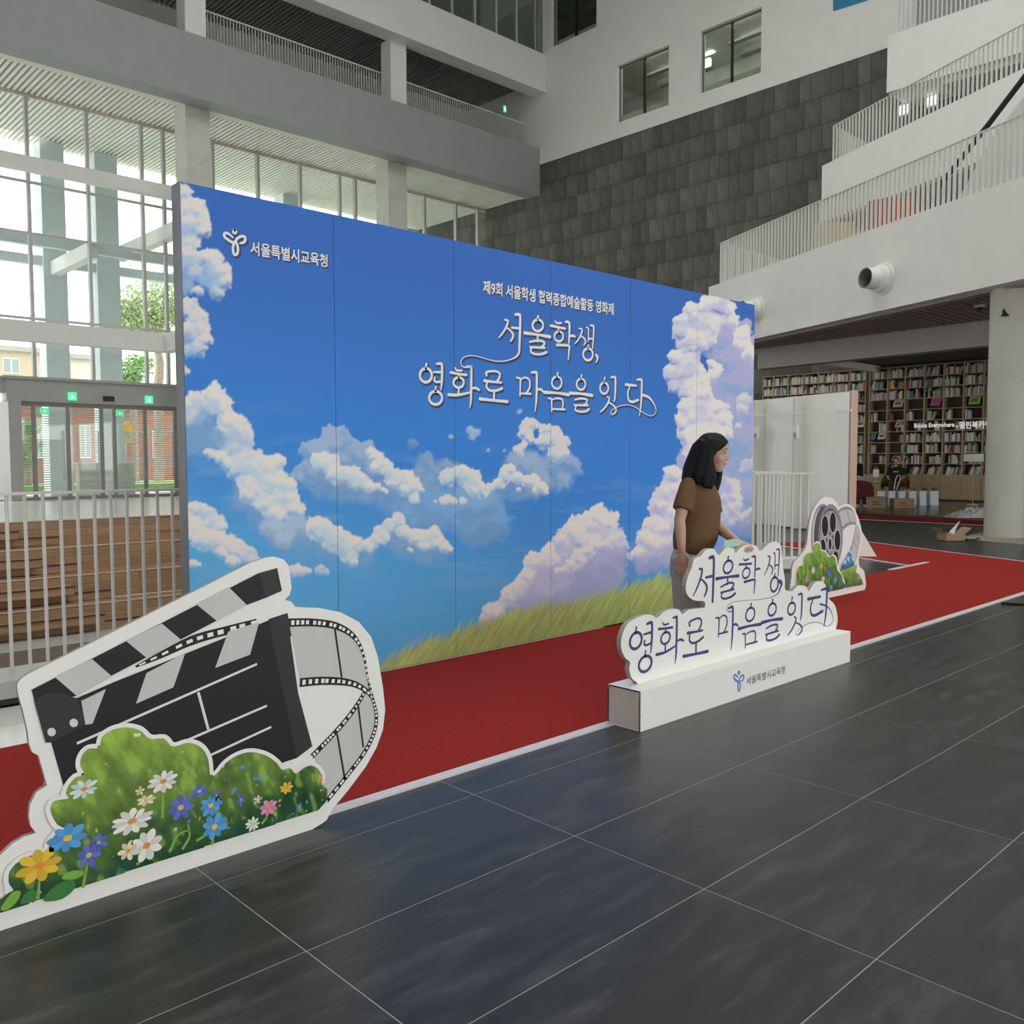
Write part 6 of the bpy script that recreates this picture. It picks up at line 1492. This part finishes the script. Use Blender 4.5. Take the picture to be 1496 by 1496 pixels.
# clothing
top = MB()
loft(top, [(J(1012, 808), Fv * .112, Lv * .15), (J(1013, 801), Fv * .132, Lv * .168), (J(1016, 785), Fv * .150, Lv * .172), (J(1019, 760), Fv * .150, Lv * .170), (J(1021, 732), Fv * .148, Lv * .170), (J(1021, 716), Fv * .122, Lv * .166), (J(1022, 705), Fv * .088, Lv * .140), (J(1024, 699), Fv * .066, Lv * .095), (J(1026, 694), Fv * .055, Lv * .062)], 28)
for a, b, n_ in ((RS, RE, -1), (LS, LE, 1)):
    d = (b - a); e = a + d * .72
    top.tube([a - Lv * n_ * .05 + Zv * .012, a + Zv * .004, a + d * .25, a + d * .5, e], [.045, .056, .062, .066, .066], 16)
TOPM = mat('brown_knit', (.135, .072, .030), .85, noise=.12, scale=25, bump=.15)
fuse('top', top, .008, TOPM, wm, 8, .5)
tr = MB()
loft(tr, [(J(1007, 800), Fv * .100, Lv * .145), (pel + Zv * .0, Fv * .12, Lv * .165), (pel - Zv * .08, Fv * .125, Lv * .17), (pel - Zv * .14, Fv * .11, Lv * .16)], 24)
legs(tr, (.098, .10, .098, .10, .105), zend=.06)
fuse('trousers', tr, .010, mat('pale_trousers', (.44, .42, .385), .85, noise=.06, scale=12, bump=.12), wm, 8, .5)
for sgn in (1, -1):
    sh_ = MB(); loft(sh_, [(np.array([g0[0], g0[1], .04]) + Lv * sgn * .09 + Fv * f, Lv * w, Zv * h) for f, w, h in ((-.085, .03, .03), (-.04, .043, .04), (.06, .047, .034), (.14, .046, .028), (.185, .025, .02))], 14); obj('shoe', sh_, mat('dark_shoe', (.05, .045, .045), .5), wm, smooth=True)
# hair: skull cap, back fall and two front falls
hr = MB()
q = lambda f, l, u: hc + (HF * f + Lv * l + HU * u)
ball(hr, q(-.028, 0, .030), HF * .092, Lv * .088, HU * .098, 20, 12)
ball(hr, q(.005, 0, .078), HF * .075, Lv * .072, HU * .056, 18, 10)
for l in np.linspace(-.075, .075, 9):
    s_ = 1 - (l / .1) ** 2
    hr.tube([q(-.04 - .03 * s_, l * .9, .06), q(-.05 - .055 * s_, l, .01), J(1017, 684) + Lv * (l * 1.2) - Fv * (.05 * s_), J(1015, 700) + Lv * (l * 1.35) - Fv * (.055 * s_), J(1016, 712) + Lv * (l * 1.35) - Fv * (.05 * s_)], [.038, .040, .038, .034, .022], 10)
for pts, rr in (  # near-side fall over the shoulder
    ([q(.040, -.060, .085), q(.030, -.088, .03), q(.012, -.090, -.04), J(1034, 697, -.165), J(1029, 713, -.185)], [.018, .024, .026, .028, .016]),
    ([q(.010, -.066, .090), q(.000, -.094, .03), J(1029, 682, -.13), J(1024, 698, -.165), J(1022, 712, -.18)], [.022, .028, .030, .030, .018]),
    ([q(-.02, -.066, .090), q(-.03, -.094, .03), J(1018, 682, -.12), J(1014, 696, -.14), J(1013, 708, -.15)], [.022, .030, .034, .032, .018]),
    # far-side fall in front of the chest
    ([q(.040, .060, .085), q(.030, .086, .02), J(1052, 690, .02), J(1049, 704, .0), J(1047, 717, -.01)], [.018, .024, .024, .024, .014]),
    ([q(.010, .066, .090), q(.004, .092, .02), J(1043, 690, .04), J(1042, 704, .0), J(1041, 716, -.02)], [.022, .028, .028, .026, .015])):
    hr.tube(pts, rr, 10)
hr.tube([q(.075, -.012, .094), q(.075, -.045, .070), q(.045, -.074, .03)], [.016, .017, .018], 10)
hr.tube([q(.075, -.005, .094), q(.074, .040, .070), q(.045, .074, .03)], [.016, .017, .018], 10)
fuse('hair', hr, .0075, HAIR, wm, 16, .5)
# facial details
DK = mat('eye_dark', (.02, .015, .012), .3); LIP = mat('lip', (.36, .12, .10), .5); EW = mat('eye_white', (.6, .57, .53), .4)
for l in (-1, 1):
    m = ball(MB(), PHd(.0805, .031 * l, .012), HF * .006, Lv * .0135, HU * .0050, 12, 6); obj('eye', m, EW, wm, smooth=True)
    m = ball(MB(), PHd(.0845, .032 * l, .0118), HF * .0045, Lv * .0062, HU * .0052, 10, 6); obj('iris', m, DK, wm, smooth=True)
    m = MB().tube([PHd(.0893, .014 * l, .037), PHd(.0873, .030 * l, .041), PHd(.0762, .048 * l, .037)], [.0026, .0034, .0018], 6); obj('eyebrow', m, HAIR, wm)
    m = MB().tube([PHd(.088, .018 * l, .0165), PHd(.0885, .031 * l, .0195), PHd(.081, .045 * l, .014)], [.0012, .0020, .0012], 6); obj('eyelid', m, DK, wm)
obj('lips', ball(ball(MB(), PHd(.0968, 0, -.051), HF * .0050, Lv * .019, HU * .0038, 12, 6), PHd(.0948, 0, -.0595), HF * .0050, Lv * .016, HU * .0045, 12, 6), LIP, wm, smooth=True)
# white lanyard loop and a green card in the hand
obj('lanyard', MB().tube([J(1033, 700, -.10), J(1032, 706, -.13), J(1034, 709, -.14), J(1037, 706, -.13), J(1037, 699, -.10)], .0035, 8), mat('lanyard_white', (.75, .72, .66), .5), wm)
gc = thing('green_card', 'pale green card held against the back of the lettered sign', 'card')
cp = [onY(x, y, 3.152) for x, y in ((1058, 800), (1086, 797), (1086, 791), (1074, 787), (1058, 790))]
obj('card_sheet', MB().prism([p for p in cp], (0, .004, 0)), mat('pale_green_card', (.42, .60, .50), .6), gc)

# ---------------- seated people in the cafe
def seated(px, py, turn, label, shirt, hairlen, s=1.0, trouser=(.03, .03, .035)):
    g, sc = gnd(px, py); t = thing('person', label, 'person')
    a = turn; F = EX * math.cos(a) + EN * math.sin(a); L = -EX * math.sin(a) + EN * math.cos(a)
    g = np.array([g[0], g[1], 0.0]); P = lambda f, l, z: g + F * f * s + L * l * s + Zv * z * s
    b = MB()
    loft(b, [(P(0, 0, .46), F * .12, L * .17), (P(0, 0, .58), F * .11, L * .15), (P(-.01, 0, .80), F * .11, L * .16), (P(-.0, 0, .96), F * .09, L * .17), (P(.02, 0, 1.03), F * .05, L * .06), (P(.03, 0, 1.09), F * .05, L * .055)], 16)
    head_build(b, P(.06, 0, 1.20), F, L, Zv, 1.0)
    for sg in (-1, 1):
        b.tube([P(0, .08 * sg, .50), P(.25, .10 * sg, .52), P(.44, .10 * sg, .50), P(.46, .10 * sg, .28), P(.44, .10 * sg, .05)], [.085, .08, .06, .055, .04], 12)
        loft(b, [(P(.40 + f, .10 * sg, .04), L * w, Zv * h) for f, w, h in ((0, .03, .03), (.06, .04, .035), (.16, .04, .025), (.2, .02, .015))], 10)
        b.tube([P(0, .19 * sg, .97), P(.02, .23 * sg, .72), P(.22, .16 * sg, .66)], [.05, .042, .03], 12)
        hand(b, P(.22, .16 * sg, .66), F, -Zv, -L * sg, 1.0, .3)
    fuse('body', b, .011, SKIN, t, 4, .4)
    c = MB(); loft(c, [(P(0, 0, .45), F * .14, L * .19), (P(0, 0, .60), F * .135, L * .18), (P(-.01, 0, .80), F * .13, L * .185), (P(0, 0, .96), F * .105, L * .19), (P(.015, 0, 1.02), F * .07, L * .09)], 18)
    for sg in (-1, 1): c.tube([P(0, .15 * sg, .97), P(0, .20 * sg, .95), P(.01, .225 * sg, .76)], [.06, .066, .062], 12)
    fuse('shirt', c, .012, shirt, t, 5, .5)
    d = MB()
    for sg in (-1, 1): d.tube([P(-.05, .08 * sg, .50), P(.25, .10 * sg, .52), P(.45, .10 * sg, .50), P(.465, .10 * sg, .28), P(.44, .10 * sg, .10)], [.11, .095, .078, .07, .06], 12)
    loft(d, [(P(-.12, 0, .5), Zv * .08, L * .15), (P(.08, 0, .5), Zv * .1, L * .18)], 12)
    fuse('trousers', d, .013, mat('dark_trousers', trouser, .8), t, 5, .5)
    h = MB(); ball(h, P(.035, 0, 1.235), F * .105, L * .092, Zv * .10, 16, 10)
    if hairlen:
        for l in np.linspace(-.08, .08, 5): h.tube([P(-.02, l, 1.24), P(-.06, l * 1.1, 1.12), P(-.07, l * 1.2, 1.22 - hairlen)], [.04, .042, .025], 10)
    fuse('hair', h, .011, HAIR, t, 4, .5)
    return t, P, L, F
BT = mat('black_tshirt', (.016, .016, .018), .9)
t, P, L, F = seated(1308, 731.5, math.radians(-118), 'seated person in a black T-shirt with short hair near the bookcase', BT, 0, 1.15)
obj('headphones', MB().tube([P(.02, .10, 1.19), P(.02, .105, 1.27), P(.03, .06, 1.34), P(.03, -.06, 1.34), P(.02, -.105, 1.27), P(.02, -.10, 1.19)], .013, 8), mat('headphone_white', (.7, .7, .7), .4), t)
obj('shirt_print', MB().add([P(-.145 if False else .137, y, z) for y, z in ((-.06, .86), (.08, .86), (.08, .89), (-.06, .89))], [(0, 1, 2, 3)]), mat('tee_print', (.5, .5, .52), .7), t)
def armchair(P, m, label):
    t = thing('cafe_armchair', label, 'chair')
    c = MB(); pts = [P(-.24 + .0, -.32, 0), P(-.30, 0, 0), P(-.24, .32, 0)]
    loft(c, [(P(.05, 0, .36), P(.33, 0, 0) - P(0, 0, 0), P(0, .33, 0) - P(0, 0, 0)), (P(.05, 0, .42), P(.34, 0, 0) - P(0, 0, 0), P(0, .34, 0) - P(0, 0, 0))], 20); obj('seat', c, m, t)
    b = MB(); arc = [(.18, -.36), (-.05, -.36), (-.22, -.28), (-.28, 0), (-.22, .28), (-.05, .36), (.18, .36)]; arc = crom(arc, 4); hh = [.62 + .22 * max(0, -a[0] / .28) for a in arc]
    n = len(arc); V = []
    for a, h in zip(arc, hh):
        o = np.array([a[0] * 1.12, a[1] * 1.1])
        V += [P(a[0], a[1], .36), P(a[0], a[1], h), P(o[0], o[1], h), P(o[0], o[1], .36)]
    Fc = []
    for i in range(n - 1):
        for k in range(4): Fc.append((i * 4 + k, (i + 1) * 4 + k, (i + 1) * 4 + (k + 1) % 4, i * 4 + (k + 1) % 4))
    obj('backrest', MB().add(V, Fc), m, t)
    for sx, sy in ((.25, .25), (.25, -.25), (-.2, .25), (-.2, -.25)): obj('leg', MB().tube([P(sx, sy, .36), P(sx * 1.2, sy * 1.2, 0)], [.022, .014], 8), OAK, t)
armchair(lambda f, l, z: P(f, l, z), mat('mustard_fabric', (.34, .22, .06), .9), 'mustard armchair of the seated person in black')
t, P, L, F = seated(1254, 743, math.radians(60), 'seated person with long black hair in a grey top beside the pink partition edge', mat('grey_tshirt', (.34, .33, .31), .9), .35)
armchair(P, mat('maroon_fabric', (.10, .014, .02), .9), 'maroon armchair beside the pink partition edge')
